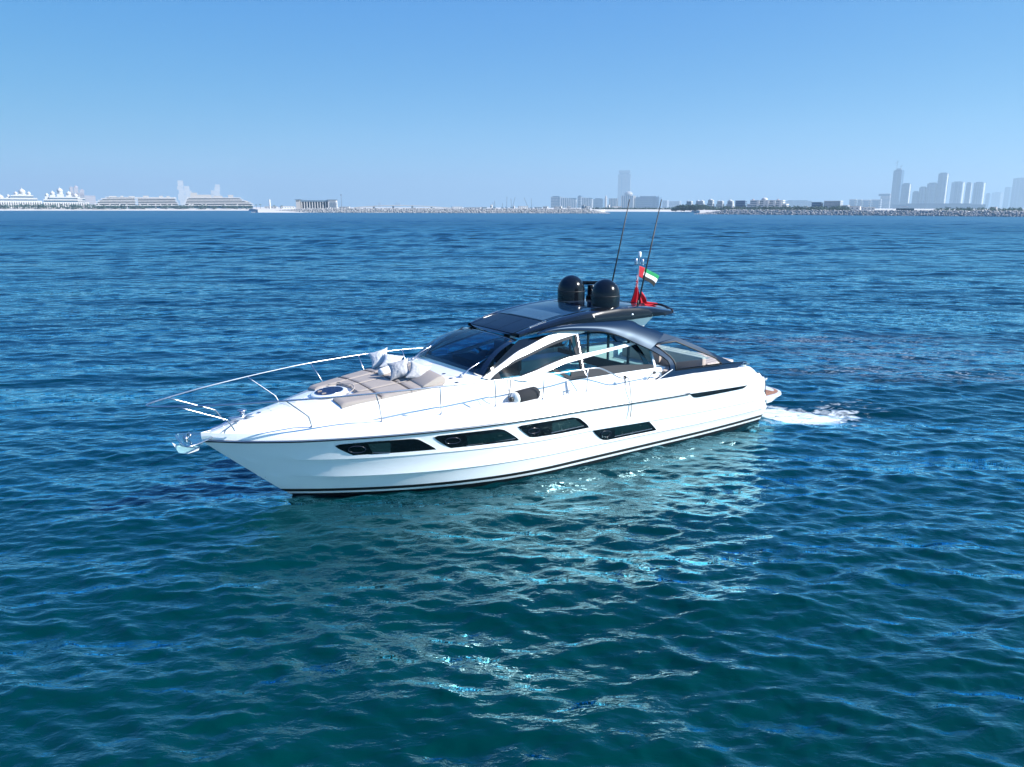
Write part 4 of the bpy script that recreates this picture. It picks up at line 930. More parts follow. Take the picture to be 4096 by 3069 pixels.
q = MB(); q.tube([V(7.24, 2.02, 1.68), V(7.25, 2.02, 1.75), V(7.24, 2.02, 1.78)], .012, 6); q.tube([V(7.38, 2.02, 1.68), V(7.37, 2.02, 1.75)], .012, 6); q.tube([V(7.18, 2.02, 1.755), V(7.44, 2.02, 1.765)], .012, 6); q.build('mooring_cleat', chrome, yacht)
# flags
def cloth(grid_pts, nu, nv): return [(i * nv + j, i * nv + j + 1, (i + 1) * nv + j + 1, (i + 1) * nv + j) for i in range(nu - 1) for j in range(nv - 1)]
def col_mat(name, c): return mat(name, c, .75, bump=.2, bscale=80)
fl_o = empty('courtesy_flag', W3(11.33, 0, 4.12)); tag(fl_o, 'small red, green, white and black flag flying from the signal mast', 'flag')
nu, nv = 25, 13; F0 = Vector((11.345, 0, 4.24)); F1 = Vector((11.30, 0, 3.97))
def flp(u, v_):
    a = F0.lerp(F1, v_); tipT = Vector((11.985, .10, 3.90)); tipB = Vector((11.86, .10, 3.63))
    e = tipT.lerp(tipB, v_); p = a.lerp(e, u); p.z += .05 * math.sin(u * 2.2) * (1 - .3 * v_); p.y += .045 * math.sin(u * 9 + v_ * 1.5) * u; return p
def flag_part(name, u0, u1, v0, v1, c):
    o0 = W3(11.33, 0, 4.12); pts = [W3(*flp(u0 + (u1 - u0) * i / (nu - 1), v0 + (v1 - v0) * j / (nv - 1))) - o0 for i in range(nu) for j in range(nv)]
    o = mesh_obj(name, pts, cloth(pts, nu, nv), c, fl_o, smooth=True, recalc=False); sd_ = o.modifiers.new('s', 'SOLIDIFY'); sd_.thickness = .003; return o
flag_part('red_band', 0, .27, 0, 1, col_mat('flag_red', (.45, .005, .02)))
flag_part('green_band', .27, 1, 0, .333, col_mat('flag_green', (.0, .28, .09)))
flag_part('white_band', .27, 1, .333, .667, col_mat('flag_white', (.8, .8, .8)))
flag_part('black_band', .27, 1, .667, 1, col_mat('flag_black', (.01, .01, .012)))
en = empty('ensign', W3(11.3, 0, 3.6)); tag(en, 'red ensign with crossed blue corner, drooping to the roof below the mast', 'flag')
def ens_part(name, fn, nu, nv, m):
    o0 = W3(11.3, 0, 3.6); pts = [W3(*fn(i / (nu - 1), j / (nv - 1))) - o0 for i in range(nu) for j in range(nv)]
    o = mesh_obj(name, pts, cloth(pts, nu, nv), m, en, smooth=True, recalc=False); sd_ = o.modifiers.new('s', 'SOLIDIFY'); sd_.thickness = .004; return o
redm = col_mat('ensign_red', (.50, .004, .02))
def drape(u, v_):      # u down the hoist, v across the folds
    top = Vector((11.25, 0, 3.98)); wl = pw(u, [(0, .03), (.25, .07), (.6, .14), (1, .30)]); x = 11.28 - .02 * u - wl * .6 + wl * 1.15 * v_; z = 3.98 - .72 * u + .04 * abs(v_ - .5)
    return (x, .05 * math.sin(v_ * 11 + u * 3) * (.3 + u), z)
ens_part('fly', lambda u, v_: drape(.42 + .58 * u, v_), 20, 30, redm)
def tail(u, v_): 
    x = 11.38 + .60 * u; z = pw(u, [(0, 3.62), (.25, 3.40), (.45, 3.27), (1, 3.215)]) - v_ * pw(u, [(0, .40), (.3, .14), (1, .07)]); y = .06 * math.sin(u * 7 + v_ * 3) + .02; return (x, y + .03 * math.sin(9 * v_), max(z, 3.165 + .005))
ens_part('fly_tail', tail, 30, 12, redm)
# canton with its crosses: procedural bands on the mesh
cm = bpy.data.materials.new('canton'); cm.use_nodes = True; N_ = cm.node_tree.nodes; L_ = cm.node_tree.links
at_ = N_.new('ShaderNodeAttribute'); at_.attribute_name = 'st'; sp_ = N_.new('ShaderNodeSeparateXYZ'); L_.new(at_.outputs['Vector'], sp_.inputs[0])
def mth(op, a, b=None):
    q_ = N_.new('ShaderNodeMath'); q_.operation = op
    for i, s_ in enumerate((a, b)):
        if s_ is None: continue
        if isinstance(s_, (int, float)): q_.inputs[i].default_value = s_
        else: L_.new(s_, q_.inputs[i])
    return q_.outputs[0]
u_, v2_ = sp_.outputs[0], sp_.outputs[1]
d1 = mth('ABSOLUTE', mth('SUBTRACT', u_, v2_)); d2 = mth('ABSOLUTE', mth('SUBTRACT', mth('ADD', u_, v2_), 1.0)); dg_ = mth('MINIMUM', d1, d2)
pl_ = mth('MINIMUM', mth('ABSOLUTE', mth('SUBTRACT', u_, .5)), mth('ABSOLUTE', mth('SUBTRACT', v2_, .5)))
w1 = mth('MAXIMUM', mth('LESS_THAN', dg_, .13), mth('LESS_THAN', pl_, .13)); r1 = mth('MAXIMUM', mth('LESS_THAN', dg_, .04), mth('LESS_THAN', pl_, .075))
mA = N_.new('ShaderNodeMix'); mA.data_type = 'RGBA'; mA.inputs[6].default_value = (.01, .02, .16, 1); mA.inputs[7].default_value = (.75, .75, .78, 1); L_.new(w1, mA.inputs[0])
mB_ = N_.new('ShaderNodeMix'); mB_.data_type = 'RGBA'; mB_.inputs[7].default_value = (.5, .004, .02, 1); L_.new(mA.outputs[2], mB_.inputs[6]); L_.new(r1, mB_.inputs[0]); L_.new(mB_.outputs[2], N_['Principled BSDF'].inputs['Base Color'])
can = ens_part('canton', lambda u, v_: drape(.46 * u, v_), 20, 24, cm)
at2_ = can.data.attributes.new('st', 'FLOAT_VECTOR', 'POINT')
for i in range(20):
    for j in range(24): at2_.data[i * 24 + j].vector = (i / 19, j / 23, 0)

# ================================================================ SHORE AND SKYLINE
def at(px, py, dist):
    """point on the sight line of a photo pixel, at a true horizontal distance in metres"""
    d = F_ * FPX + R_ * (px - 2048) - U_ * (py - 1534.5); t = dist / math.hypot(d.x, d.y); return Vector((d.x * t, d.y * t, CAM_H + d.z * t))
LAND = 3.0
sand = mat('sand', (.52, .50, .47), .9, var=.12, vscale=.02)
rock = mat('breakwater_rock', (.33, .33, .33), .95, var=.35, vscale=.6)
bwhite = mat('building_white', (.50, .50, .50), .7)
bcream = mat('building_cream', (.40, .39, .38), .7)
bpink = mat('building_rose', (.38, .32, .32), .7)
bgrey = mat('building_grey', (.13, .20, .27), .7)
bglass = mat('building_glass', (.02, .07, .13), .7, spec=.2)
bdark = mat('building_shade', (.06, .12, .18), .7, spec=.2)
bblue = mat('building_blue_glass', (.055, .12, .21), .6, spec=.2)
green = mat('shore_foliage', (.095, .16, .15), .9, var=.5, vscale=.15)
steel = mat('painted_steel', (.10, .12, .15), .5)
# land: one sheet with a sloping beach
front_l = [(-900, 1240), (300, 1240), (1000, 1235), (1030, 830), (1500, 815), (2250, 815), (2405, 850), (2420, 1125), (2600, 1120), (2775, 1130), (2800, 760), (3300, 735), (3900, 725), (4900, 720)]
q = MB(); fr_ = [at(px, 829 + (px - 2048) * .0021, d) for px, d in front_l]; n = len(fr_); v = []
for k, z in ((1.0, -.6), (1.012, 1.2), (1.03, LAND), (1.5, LAND), (3.0, LAND), (7.0, LAND)):
    v += [Vector((p.x * k, p.y * k, z)) for p in fr_]
q.add(v, [(j * n + i, j * n + i + 1, (j + 1) * n + i + 1, (j + 1) * n + i) for j in range(5) for i in range(n - 1)])
tag(q.build('beach', sand, None, smooth=False), kind='structure')
def breakwater(px0, px1, d0, d1, topz, width, n, seed, taper0=0, taper1=0):
    rs = random.Random(seed); a = at(px0, 829, d0); b = at(px1, 829, d1); a.z = b.z = 0; L = (b - a).length; ax = (b - a).normalized(); ay = Vector((-ax.y, ax.x, 0)); ay = ay if ay.y > 0 else -ay
    base = bmesh.new(); bmesh.ops.create_icosphere(base, subdivisions=1, radius=1); bv = [x.co.copy() for x in base.verts]; bf = [[x.index for x in f.verts] for f in base.faces]; base.free()
    vs_ = []; fs_ = []
    M = 60; 
    for i in range(M + 1):        # core
        t = i / M; h = topz * min(1, (t * L) / taper0 if taper0 else 1, ((1 - t) * L) / taper1 if taper1 else 1); c = a + ax * (L * t)
        for o_, z in ((-.2, -.5), (width * .42, max(0, h - .9)), (width * .8, max(0, h - .9)), (width * 1.2, -.5)): vs_.append(c + ay * o_ + Vector((0, 0, z)))
    fs_ += [(i * 4 + j, i * 4 + j + 1, (i + 1) * 4 + j + 1, (i + 1) * 4 + j) for i in range(M) for j in range(3)]
    for k in range(n):
        t = rs.random(); h = topz * min(1, (t * L) / taper0 if taper0 else 1, ((1 - t) * L) / taper1 if taper1 else 1); w = rs.random() ** .8
        z = h * w - .35; r = rs.uniform(.5, 1.15); c = a + ax * (L * t) + ay * (width * .42 * w + rs.uniform(-.4, .4)) + Vector((0, 0, z))
        e = Matrix.Rotation(rs.uniform(0, 6.28), 3, Vector((rs.random(), rs.random(), rs.random())).normalized()); s3 = Vector((r * rs.uniform(.7, 1.3), r * rs.uniform(.6, 1.1), r * rs.uniform(.5, .9)))
        k0 = len(vs_); vs_ += [c + e @ Vector((p.x * s3.x, p.y * s3.y, p.z * s3.z)) * rs.uniform(.85, 1.12) for p in bv]; fs_ += [tuple(x + k0 for x in f) for f in bf]
    o = mesh_obj('breakwater', vs_, fs_, rock, None); return o
tag(breakwater(1000, 2440, 850, 770, 4.6, 12, 5200, 1, 60, 22), kind='stuff')
tag(breakwater(2775, 4900, 730, 655, 4.1, 11, 5200, 2, 30, 0), kind='stuff')

def frame(x0, x1, py, dist, yaw=0.0, depth=None):
    a = at(x0, py, dist); b = at(x1, py, dist); W = (b - a).length; c = (a + b) / 2; ztop = c.z
    base = math.atan2(b.y - a.y, b.x - a.x); d = depth or W * .6
    w = max(.3 * W, (W - d * abs(math.sin(R(yaw)))) / max(.3, math.cos(R(yaw))))
    back = Vector((c.x, c.y, 0)).normalized() * (d / 2)
    return Vector((c.x, c.y, 0)) + back, base + R(yaw), w, d, ztop
def thing(name, label, cat, loc, rz, group=None):
    e = empty(name, (loc.x, loc.y, LAND - .3), rz); tag(e, label, cat, group); return e
def slab_block(par, w, d, h, z0=0, x=0, y=0, floors=5, wallm=None, glassm=None, over=.35, frac=.42):
    """core of glazing with projecting floor slabs"""
    c = MB(); c.box((x, y, z0 + h / 2), (w, d, h)); c.build('glazing', glassm or bglass, par)
    s_ = MB(); fh = h / floors
    for k in range(floors + 1): s_.box((x, y, z0 + fh * k + (0 if k else fh * .1)), (w + over * 2, d + over * 2, fh * frac))
    s_.build('floor_slabs', wallm or bwhite, par)
def rib_block(par, w, d, h, z0=0, x=0, y=0, ribs=8, wallm=None, glassm=None, slope=0.0):
    c = MB(); c.box((x, y, z0 + h / 2 * (1 - slope / 2)), (w, d, h * (1 - slope / 2))); c.build('facade', glassm or bdark, par)
    s_ = MB()
    for k in range(ribs + 1):
        hx = h * (1 - slope * k / ribs); s_.box((x - w / 2 + w * k / ribs, y - d * .5, z0 + hx / 2), (w / ribs * .45, 1.6, hx))
        s_.box((x + w / 2, y - d / 2 + d * k / ribs, z0 + h * (1 - slope) / 2), (1.6, d / ribs * .5, h * (1 - slope)))
    s_.build('ribs', wallm or bwhite, par)
def dome_part(par, x, y, z, r, drum=0.0, onion=True, m=None, spire=True):
    q = MB(); pr = []
    if drum: q.lathe([(r * .86, 0), (r * .86, drum), (r * .98, drum), (r * .98, drum + r * .12)], (x, y, z), 16)
    z1_ = z + drum + (r * .12 if drum else 0)
    if onion: pr = [(r * .9, 0), (r * 1.04, r * .28), (r * 1.0, r * .55), (r * .78, r * .88), (r * .45, r * 1.12), (r * .14, r * 1.34), (r * .05, r * 1.5)]
    else: pr = [(r * math.cos(R(a)), r * .7 * math.sin(R(a))) for a in range(0, 90, 12)] + [(.02, r * .7)]
    if spire: pr += [(r * .04, r * 2.0)]
    q.lathe(pr, (x, y, z1_), 18); return q.build('dome', m or bwhite, par, auto=40)
def H(ztop): return ztop - (LAND - .3)

# --- domed palace hotel on the left, two wings
def palace(label, x0, x1, base_y, dist, tiers, domes, arc):
    loc, rz, w, d, zt = frame(x0, x1, base_y, dist, 0, 22); e = thing('palace_hotel', label, 'hotel', loc, rz, 'domed palace hotel wings on the left shore')
    sx = w / (x1 - x0); cx = (x0 + x1) / 2; hh = lambda py: at(cx, py, dist).z - (LAND - .3)
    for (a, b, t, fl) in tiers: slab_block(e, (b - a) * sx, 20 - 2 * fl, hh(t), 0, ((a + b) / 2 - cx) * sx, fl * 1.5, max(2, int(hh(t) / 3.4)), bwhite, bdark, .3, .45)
    q = MB()
    for k in range(arc): 
        X = -w / 2 + w * (k + .5) / arc; q.lathe([(1.1, 0), (1.1, hh(base_y) * .86), (1.5, hh(base_y) * .9), (.9, hh(base_y) * 1.02)], (X, -11, 0), 10)
    q.build('arcade', bwhite, e, auto=40)
    for (px, top, r, dr) in domes:
        R_px = r * sx; z = hh(top) - R_px * 1.5 - dr * sx; 
        q = MB(); q.box(((px - cx) * sx, 4, z / 2), (R_px * 2.3, 10, z)); q.build('tower', bwhite, e)
        dome_part(e, (px - cx) * sx, 2, z - .2, R_px, dr * sx)
    return e
palace('long white palace wing with a great dome at the far left edge', -60, 168, 808, 1290, [(-60, 168, 806, 0), (-10, 150, 795, 1), (45, 135, 783, 2)], [(4, 779, 11, 3), (34, 777, 6.5, 3), (66, 765, 8, 4), (92, 753, 14, 5), (119, 765, 8, 4)], 24)
palace('white palace wing with four domes and a stepped end beside the terraced resort', 172, 356, 812, 1290, [(172, 356, 812, 0), (176, 330, 800, 1), (200, 322, 790, 2), (312, 342, 794, 1)], [(190, 773, 7.5, 3), (213, 764, 9.5, 4), (244, 751, 12, 10), (278, 764, 10, 5), (305, 773, 9, 4)], 20)
loc, rz, w, d, zt = frame(262, 376, 744, 4600, 0, 60); e = thing('resort_hotel', 'pale hazy rose hotel stepping up behind the domed palace', 'hotel', loc, rz); sx = w / 114; hh = lambda py: at(319, py, 4600).z - LAND
for a, b, t in ((262, 336, 792), (270, 330, 775), (278, 290, 751), (294, 310, 752), (316, 332, 762), (334, 376, 785)): slab_block(e, (b - a) * sx, 50, hh(t), 0, ((a + b) / 2 - 319) * sx, 0, max(3, int(hh(t) / 9)), bpink, bcream, .8, .6)
for px, t in ((283, 749), (302, 744), (325, 758)): dome_part(e, (px - 319) * sx, 0, hh(t) - 18, 10, 6, True, bpink)
# --- terraced white resorts
def terraced(label, x0, x1, dist, levels, boxes, group='terraced white resort blocks'):
    loc, rz, w, d, zt = frame(x0, x1, 831, dist, 0, 40); e = thing('terraced_hotel', label, 'hotel', loc, rz, group); sx = w / (x1 - x0); cx = (x0 + x1) / 2; hh = lambda py: at(cx, py, dist).z - (LAND - .3)
    g = MB(); s_ = MB(); prev = 0; dep = 34
    for i, (a, b, t) in enumerate(levels):
        z = hh(t); X = ((a + b) / 2 - cx) * sx; W = (b - a) * sx; g.box((X, i * 2.2, (z + prev) / 2), (W - 3, dep - i * 3, z - prev)); s_.box((X, i * 2.2, z), (W + 1.5, dep - i * 3 + 4, 1.0)); prev = z
    g.build('glazing', bglass, e); s_.build('terrace_slabs', bwhite, e)
    q = MB(); rs = random.Random(x0)
    for k in range(int((x1 - x0) / 28)): 
        px = rs.uniform(levels[0][0] + 8, levels[0][1] - 8); q.box(((px - cx) * sx, -dep / 2, hh(levels[0][2]) / 2 + 2), (1.2, .8, hh(levels[2][2]) * .7), Matrix.Rotation(R(rs.choice((-28, 28, 0))), 4, 'Y'))
    q.build('braces', bwhite, e)
    for a, b, t, t2 in boxes: q = MB(); q.box((((a + b) / 2 - cx) * sx, 8, (hh(t) + hh(t2)) / 2), ((b - a) * sx, 12, hh(t) - hh(t2))); q.build('roof_pavilion', bcream, e)
terraced('terraced white resort stepping up on its left, next to the domed palace', 382, 548, 1300, [(382, 548, 822), (382, 548, 815), (388, 548, 808), (396, 548, 801.5), (408, 548, 795), (426, 548, 789)], [(440, 470, 784, 788), (486, 498, 783, 795), (520, 545, 784, 788)])
terraced('middle terraced white resort block, flat roofed with small roof boxes', 550, 718, 1300, [(550, 718, 822), (550, 717, 815), (550, 714, 808), (550, 709, 801), (550, 708, 794), (550, 708, 790)], [(575, 598, 783, 789), (640, 656, 783, 789), (670, 684, 784, 789)])
terraced('terraced white resort tapering to the right, nearest the stone breakwater', 736, 1016, 1290, [(736, 1016, 822), (737, 1012, 815), (740, 1004, 809), (742, 985, 803), (745, 974, 797), (750, 966, 791)], [(763, 846, 779, 790), (765, 790, 771, 779), (855, 892, 783, 790), (915, 936, 779, 790), (982, 996, 804, 809)])
# stacked-block twin tower behind
def stacked(label, blocks, dist, cx, m1=None):
    loc, rz, w, d, zt = frame(cx - 30, cx + 30, 760, dist, 0, 40); e = thing('stacked_tower', label, 'tower', loc, rz, 'towers of stacked boxes in the haze'); sx = w / 60
    for a, b, t, t2 in blocks:
        h1 = at(cx, t, dist).z - LAND; h0 = at(cx, t2, dist).z - LAND; slab_block(e, (b - a) * sx, 30, h1 - h0, max(0, h0), ((a + b) / 2 - cx) * sx, 0, max(2, int((h1 - h0) / 8)), bwhite, bcream, .5, .5)
stacked('taller hazy tower of stacked white boxes behind the terraced resorts', [(713, 735, 724, 745), (709, 733, 748, 758), (715, 738, 760, 774), (710, 736, 777, 800), (716, 760, 800, 832), (736, 758, 746, 762), (740, 766, 764, 780), (736, 762, 783, 800)], 5600, 738)
stacked('shorter hazy stack of white boxes behind the right terraced resort', [(862, 880, 739, 748), (858, 880, 751, 762), (856, 878, 764, 780), (842, 880, 780, 830), (843, 856, 763, 778)], 5700, 862)
# obelisk, colonnaded building, light mast
p = at(1080, 832, 1150); e = MB(); e.lathe([(1.3, 0), (1.2, 12.5), (.9, 13)], (0, 0, 0), 12); o = e.build('obelisk', bwhite, None, auto=40, loc=(p.x, p.y, LAND - .3)); tag(o, 'slim white pillar standing alone left of the columned building', 'monument')
loc, rz, w, d, zt = frame(1183, 1350, 800, 880, -6, 16); e = thing('columned_building', 'grey flat building with tall white columns behind the stone breakwater', 'building', loc, rz); h = H(zt)
q = MB(); q.box((0, 1, h * .42), (w * .98, d - 3, h * .84)); q.build('curtain_wall', bdark, e)
q = MB(); q.box((0, 0, h * .90), (w * .96, d + 1, h * .16)); q.build('entablature', bgrey, e)
q = MB(); 
for k in range(11): q.box((-w * .36 + w * .66 * k / 10, -d / 2 + .4, h * .42), (.9, 1.2, h * .84))
q.build('columns', bwhite, e)
for X, ww in ((-w * .445, w * .11), (w * .40, w * .2)):
    q = MB(); q.box((X, -.5, h * .5), (ww, d + 2, h)); q.build('end_pavilion', bcream if X < 0 else bwhite, e)
    q = MB(); q.box((X, -.5, h + .25), (ww + 2, d + 4, .5)); q.build('roof', bgrey, e)
q = MB()
for k in range(5): q.box((w * .36 + k * 1.6, -d / 2 - 1.8, h * .42), (.5, .5, h * .75))
q.build('pilasters', bgrey, e)
def pole_thing(name, label, cat, px, ytop, dist, r, m, head=None, group=None):
    p = at(px, ytop, dist); h = p.z - (LAND - .3); e = empty(name, (p.x, p.y, LAND - .3)); tag(e, label, cat, group)
    q = MB(); q.tube([(0, 0, 0), (0, 0, h * .5), (0, 0, h)], [r, r * .85, r * .6], 8); q.build('pole', m, e)
    if head: q = MB(); q.lathe([(head * .2, -head * .8), (head, -head * .3), (head, head * .3), (head * .4, head * .6)], (0, 0, h), 12); q.build('lamp_head', m, e)
    return e
pole_thing('floodlight_mast', 'tall floodlight mast right of the columned building', 'light mast', 1364, 780, 850, .22, steel, .75)
# bridge
a = at(1415, 832, 1500); b = at(1800, 833, 1500); q = MB(); n = 30; v = []
bo = a.copy(); bo.z = 0
for i in range(n + 1):
    t = i / n; p = a.lerp(b, t); z = LAND + 1.0 + 4.2 * math.sin(math.pi * (t ** .9)); 
    for dy, dz in ((0, .9), (0, -.6), (14, -.6), (14, .9)): v.append(Vector((p.x, p.y + dy, z + dz)) - bo)
q.add(v, [(i * 4 + j, i * 4 + (j + 1) % 4, (i + 1) * 4 + (j + 1) % 4, (i + 1) * 4 + j) for i in range(n) for j in range(4)])
e = empty('road_bridge', bo); tag(e, 'long low arching road bridge in the haze behind the breakwater', 'bridge'); q.build('deck', bcream, e)
q = MB()
for i in (6, 12, 18, 24): p = a.lerp(b, i / n); z = LAND + 1 + 4.2 * math.sin(math.pi * (i / n) ** .9); q.box(Vector((p.x, p.y + 7, (z) / 2)) - bo, (2.5, 8, z))
q.build('piers', bgrey, e)
# building-site cranes
def crane(px0, px1, ytop, dist, label):
    a = at(px0, 832, dist); b = at(px1, ytop, dist); e = empty('crane', (a.x, a.y, LAND - .3)); tag(e, label, 'crane', 'cranes and piling rigs on the building site')
    h = b.z - LAND; dx = (Vector((b.x, b.y, 0)) - Vector((a.x, a.y, 0)))
    q = MB(); m_ = 9
    for s_ in (-.35, .35): q.tube([(s_, 0, 2), tuple(Vector((dx.x + s_ * .4, dx.y, h)))], .16, 5)
    for k in range(m_):
        t0 = k / m_; t1 = (k + 1) / m_; p0 = Vector((-.35, 0, 2)).lerp(Vector((dx.x - .14, dx.y, h)), t0); p1 = Vector((.35, 0, 2)).lerp(Vector((dx.x + .14, dx.y, h)), t1); q.tube([p0, p1], .09, 4)
    q.build('boom', steel, e); q = MB(); q.box((0, 0, 1.4), (5, 3, 2.2)); q.box((-1.4, 0, 3.0), (2, 2.4, 1.4)); q.build('cab', bgrey, e)
for args in ((1972, 1972, 809, 1450, 'short upright piling rig, leftmost on the building site'), (1979, 1978.5, 803, 1450, 'upright rig just right of the shortest left rig'), (2010, 2010, 812, 1500, 'thin upright rig between the two groups of cranes'),
             (2026, 2028, 786, 1500, 'tallest upright crane on the building site'), (2046, 2043.5, 793, 1500, 'crane leaning slightly left, crossed by a right-leaning boom'), (2049, 2061, 788, 1520, 'crane with its boom leaning to the right in the middle of the site'),
             (2113, 2096, 790, 1500, 'crane with its long boom leaning to the left, near the end of the site'), (2126, 2125, 793, 1500, 'rightmost upright crane of the building site')): crane(*args)
# low buildings along the shore
lows = [(1058, 1110, 827, 1180, 'low white shed row behind the start of the breakwater', bwhite), (1120, 1178, 826, 1180, 'low white houses just left of the columned building', bwhite), (1356, 1400, 828, 950, 'low white wall right of the floodlight mast', bwhite),
        (1805, 1850, 828, 1300, 'small white building at the right foot of the bridge', bwhite), (1855, 1925, 831, 1100, 'long white low wall behind the breakwater middle', bwhite), (1925, 1948, 829, 1250, 'grey low building left of the first cranes', bgrey),
        (1961, 1970, 820, 1350, 'narrow white block beside the leftmost crane', bwhite), (2072, 2112, 826, 1300, 'white site office row between the cranes', bwhite), (2052, 2060, 825, 1300, 'small white hut under the right-leaning crane', bwhite), (2138, 2168, 829, 1300, 'grey low shed right of the last crane', bgrey),
        (2172, 2193, 827, 1000, 'white villa nearest the end of the crane site', bwhite), (2215, 2236, 828, 1000, 'white villa in front of the dark end of the ribbed flats', bwhite), (2238, 2248, 826, 990, 'small white cube house in front of the first ribbed flats', bwhite), (2268, 2283, 827, 990, 'white villa in front of the middle of the ribbed flats', bwhite),
        (2326, 2340, 822, 980, 'grey cube house near the tip of the breakwater', bgrey), (2341, 2362, 826, 980, 'white house with dark openings at the tip of the breakwater', bwhite), (2430, 2440, 820, 1350, 'white square lodge beside the beach trees', bwhite), (2446, 2487, 826, 1400, 'long low white pavilion left of the tall hazy tower', bwhite),
        (3205, 3232, 828, 900, 'low white house right of the white palace', bwhite), (3250, 3270, 829, 900, 'small white house in the trees left of the banded hotel', bwhite), (3400, 3445, 826, 950, 'low white canopy building right of the banded hotel', bwhite), (3446, 3500, 830, 1000, 'long low white wing below the hazy arches', bwhite), (3960, 3990, 829, 1200, 'small pale buildings at the foot of the far right towers', bcream)]
for i, (x0, x1, yt, dist, lab, m_) in enumerate(lows):
    loc, rz, w, d, zt = frame(x0, x1, yt, dist, 14 if i % 2 else -9, 8); e = thing('low_building', lab, 'building', loc, rz, 'low buildings along the shore'); h = max(2.5, H(zt))
    q = MB(); q.box((0, 0, h / 2), (w, d, h)); q.build('wall', m_, e); q = MB(); q.box((0, 0, h + .15), (w + .8, d + .8, .35)); q.build('roof', bcream, e)
    q = MB()
    for k in range(max(2, int(w / 3.5))): q.box((-w / 2 + (k + .5) * w / max(2, int(w / 3.5)), -d / 2 - .02, h * .55), (1.3, .12, h * .35))
    q.build('window_row', bdark, e)
# --- apartments and towers in the middle
def bld(name, label, cat, x0, x1, yt, dist, style, yaw=-18, depth=None, floors=None, wm=None, gm=None, group=None, slope=0, extra=None):
    if dist > 2000: dist *= 1.45; depth = depth * 1.45 if depth else None
    loc, rz, w, d, zt = frame(x0, x1, yt, dist, yaw, depth); e = thing(name, label, cat, loc, rz, group); h = H(zt)
    if style == 'slab': slab_block(e, w, d, h, floors=floors or max(3, int(h / 8)), wallm=wm, glassm=gm, frac=.4)
    elif style == 'rib': rib_block(e, w, d, h, ribs=floors or 8, wallm=wm, glassm=gm, slope=slope)
    else:
        q = MB(); q.box((0, 0, h / 2), (w, d, h)); q.build('wall', wm or bblue, e)
        q = MB(); n_ = max(4, min(46, int(h / 7)))
        for k in range(n_): q.box((0, 0, h * (k + .5) / n_), (w + .8, d + .8, h / n_ * .28))
        q.build('floor_lines', gm or bgrey, e)
        q = MB(); q.box((0, 0, h + 1.5), (w * .7, d * .7, 5)); q.build('roof_plant', wm or bgrey, e)
        rs = random.Random(int(x0)); q = MB()
        for k in range(rs.choice((2, 3, 4))): q.box((rs.uniform(-.4, .4) * w, -d / 2 - .5, h * .5), (w * rs.uniform(.03, .09), 2.4, h * rs.uniform(.9, 1.0)))
        q.build('facade_bays', rs.choice((bdark, bblue, mat('tower_lines', (.07, .15, .25), .7))), e)
    if extra: extra(e, w, d, h)
    return e
G1 = 'ribbed apartment slabs in the haze'
bld('apartment_slab', 'blue shaded end block of the left ribbed flats', 'apartments', 2204, 2246, 788, 2600, 'tower', -10, 30, wm=bblue, gm=bcream, group=G1)  # the shade on this end is put into its blue walls
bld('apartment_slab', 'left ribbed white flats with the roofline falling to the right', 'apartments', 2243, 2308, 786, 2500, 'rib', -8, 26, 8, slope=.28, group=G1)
bld('apartment_slab', 'blue shaded end block of the right ribbed flats', 'apartments', 2311, 2330, 786, 2600, 'tower', -10, 30, wm=bblue, gm=bcream, group=G1)  # blue walls again paint the shaded end
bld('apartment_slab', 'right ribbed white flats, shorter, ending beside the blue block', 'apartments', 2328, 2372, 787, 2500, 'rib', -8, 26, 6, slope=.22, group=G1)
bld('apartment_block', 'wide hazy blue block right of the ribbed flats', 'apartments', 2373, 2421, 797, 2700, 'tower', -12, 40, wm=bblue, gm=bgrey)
p = at(2424, 782, 2600); h = H(p.z); e = empty('minaret', (p.x, p.y, LAND - .3)); tag(e, 'thin hazy white minaret with pointed top left of the tallest tower', 'tower'); q = MB(); q.lathe([(4, 0), (3.6, h * .7), (4.5, h * .72), (3, h * .8), (2.6, h * .92), (.2, h)], (0, 0, 0), 12); q.build('shaft', bcream, e); q = MB(); q.lathe([(4.8, 0), (4.8, 1.5)], (0, 0, h * .72), 12); q.build('gallery', bcream, e)
bld('apartment_block', 'narrow ribbed cream block touching the foot of the tallest middle tower', 'apartments', 2437, 2472, 794, 2500, 'rib', -8, 24, 5, wm=bcream)
def sky_ex(e, w, d, h):
    q = MB(); q.box((0, 0, h - 15), (w + 5, d + 5, 24)); q.build('crown_band', bgrey, e); q = MB(); q.box((0, 0, h + 24), (w * .92, d * .92, 20)); q.build('crown_slab', bgrey, e)
    q = MB(); q.box((0, 0, h + 8), (w * .8, d * .8, 16)); q.build('crown_neck', bblue, e)
    q = MB(); q.tube([(-w * .15, 0, h + 34), (-w * .15, 0, h + 44)], 2, 6); q.box((w * .1, 0, h + 36), (10, 10, 5)); q.build('roof_mast', bgrey, e)
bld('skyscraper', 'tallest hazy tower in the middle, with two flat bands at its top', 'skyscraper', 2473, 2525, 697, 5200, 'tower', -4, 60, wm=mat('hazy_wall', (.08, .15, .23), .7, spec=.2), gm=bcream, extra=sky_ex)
def dom_ex(e, w, d, h): dome_part(e, 0, 0, h, w * .36, 4, False, bcream, False)
bld('hotel_block', 'hazy hotel block with a low flat dome in front of the tallest tower', 'hotel', 2487, 2542, 783, 2500, 'rib', -14, 30, 6, wm=bcream, gm=bblue, extra=dom_ex)
def pin_ex(e, w, d, h):
    q = MB()
    for k in range(7): q.box((-w * .45 + w * .9 * k / 6, -d * .3, h + 3), (2.5, 2.5, 7))
    q.build('pinnacles', bgrey, e)
bld('hotel_block', 'long hazy blue hotel block with small pinnacles and a bright right end', 'hotel', 2543, 2648, 789, 2500, 'tower', -16, 34, wm=bblue, gm=bgrey, extra=pin_ex)
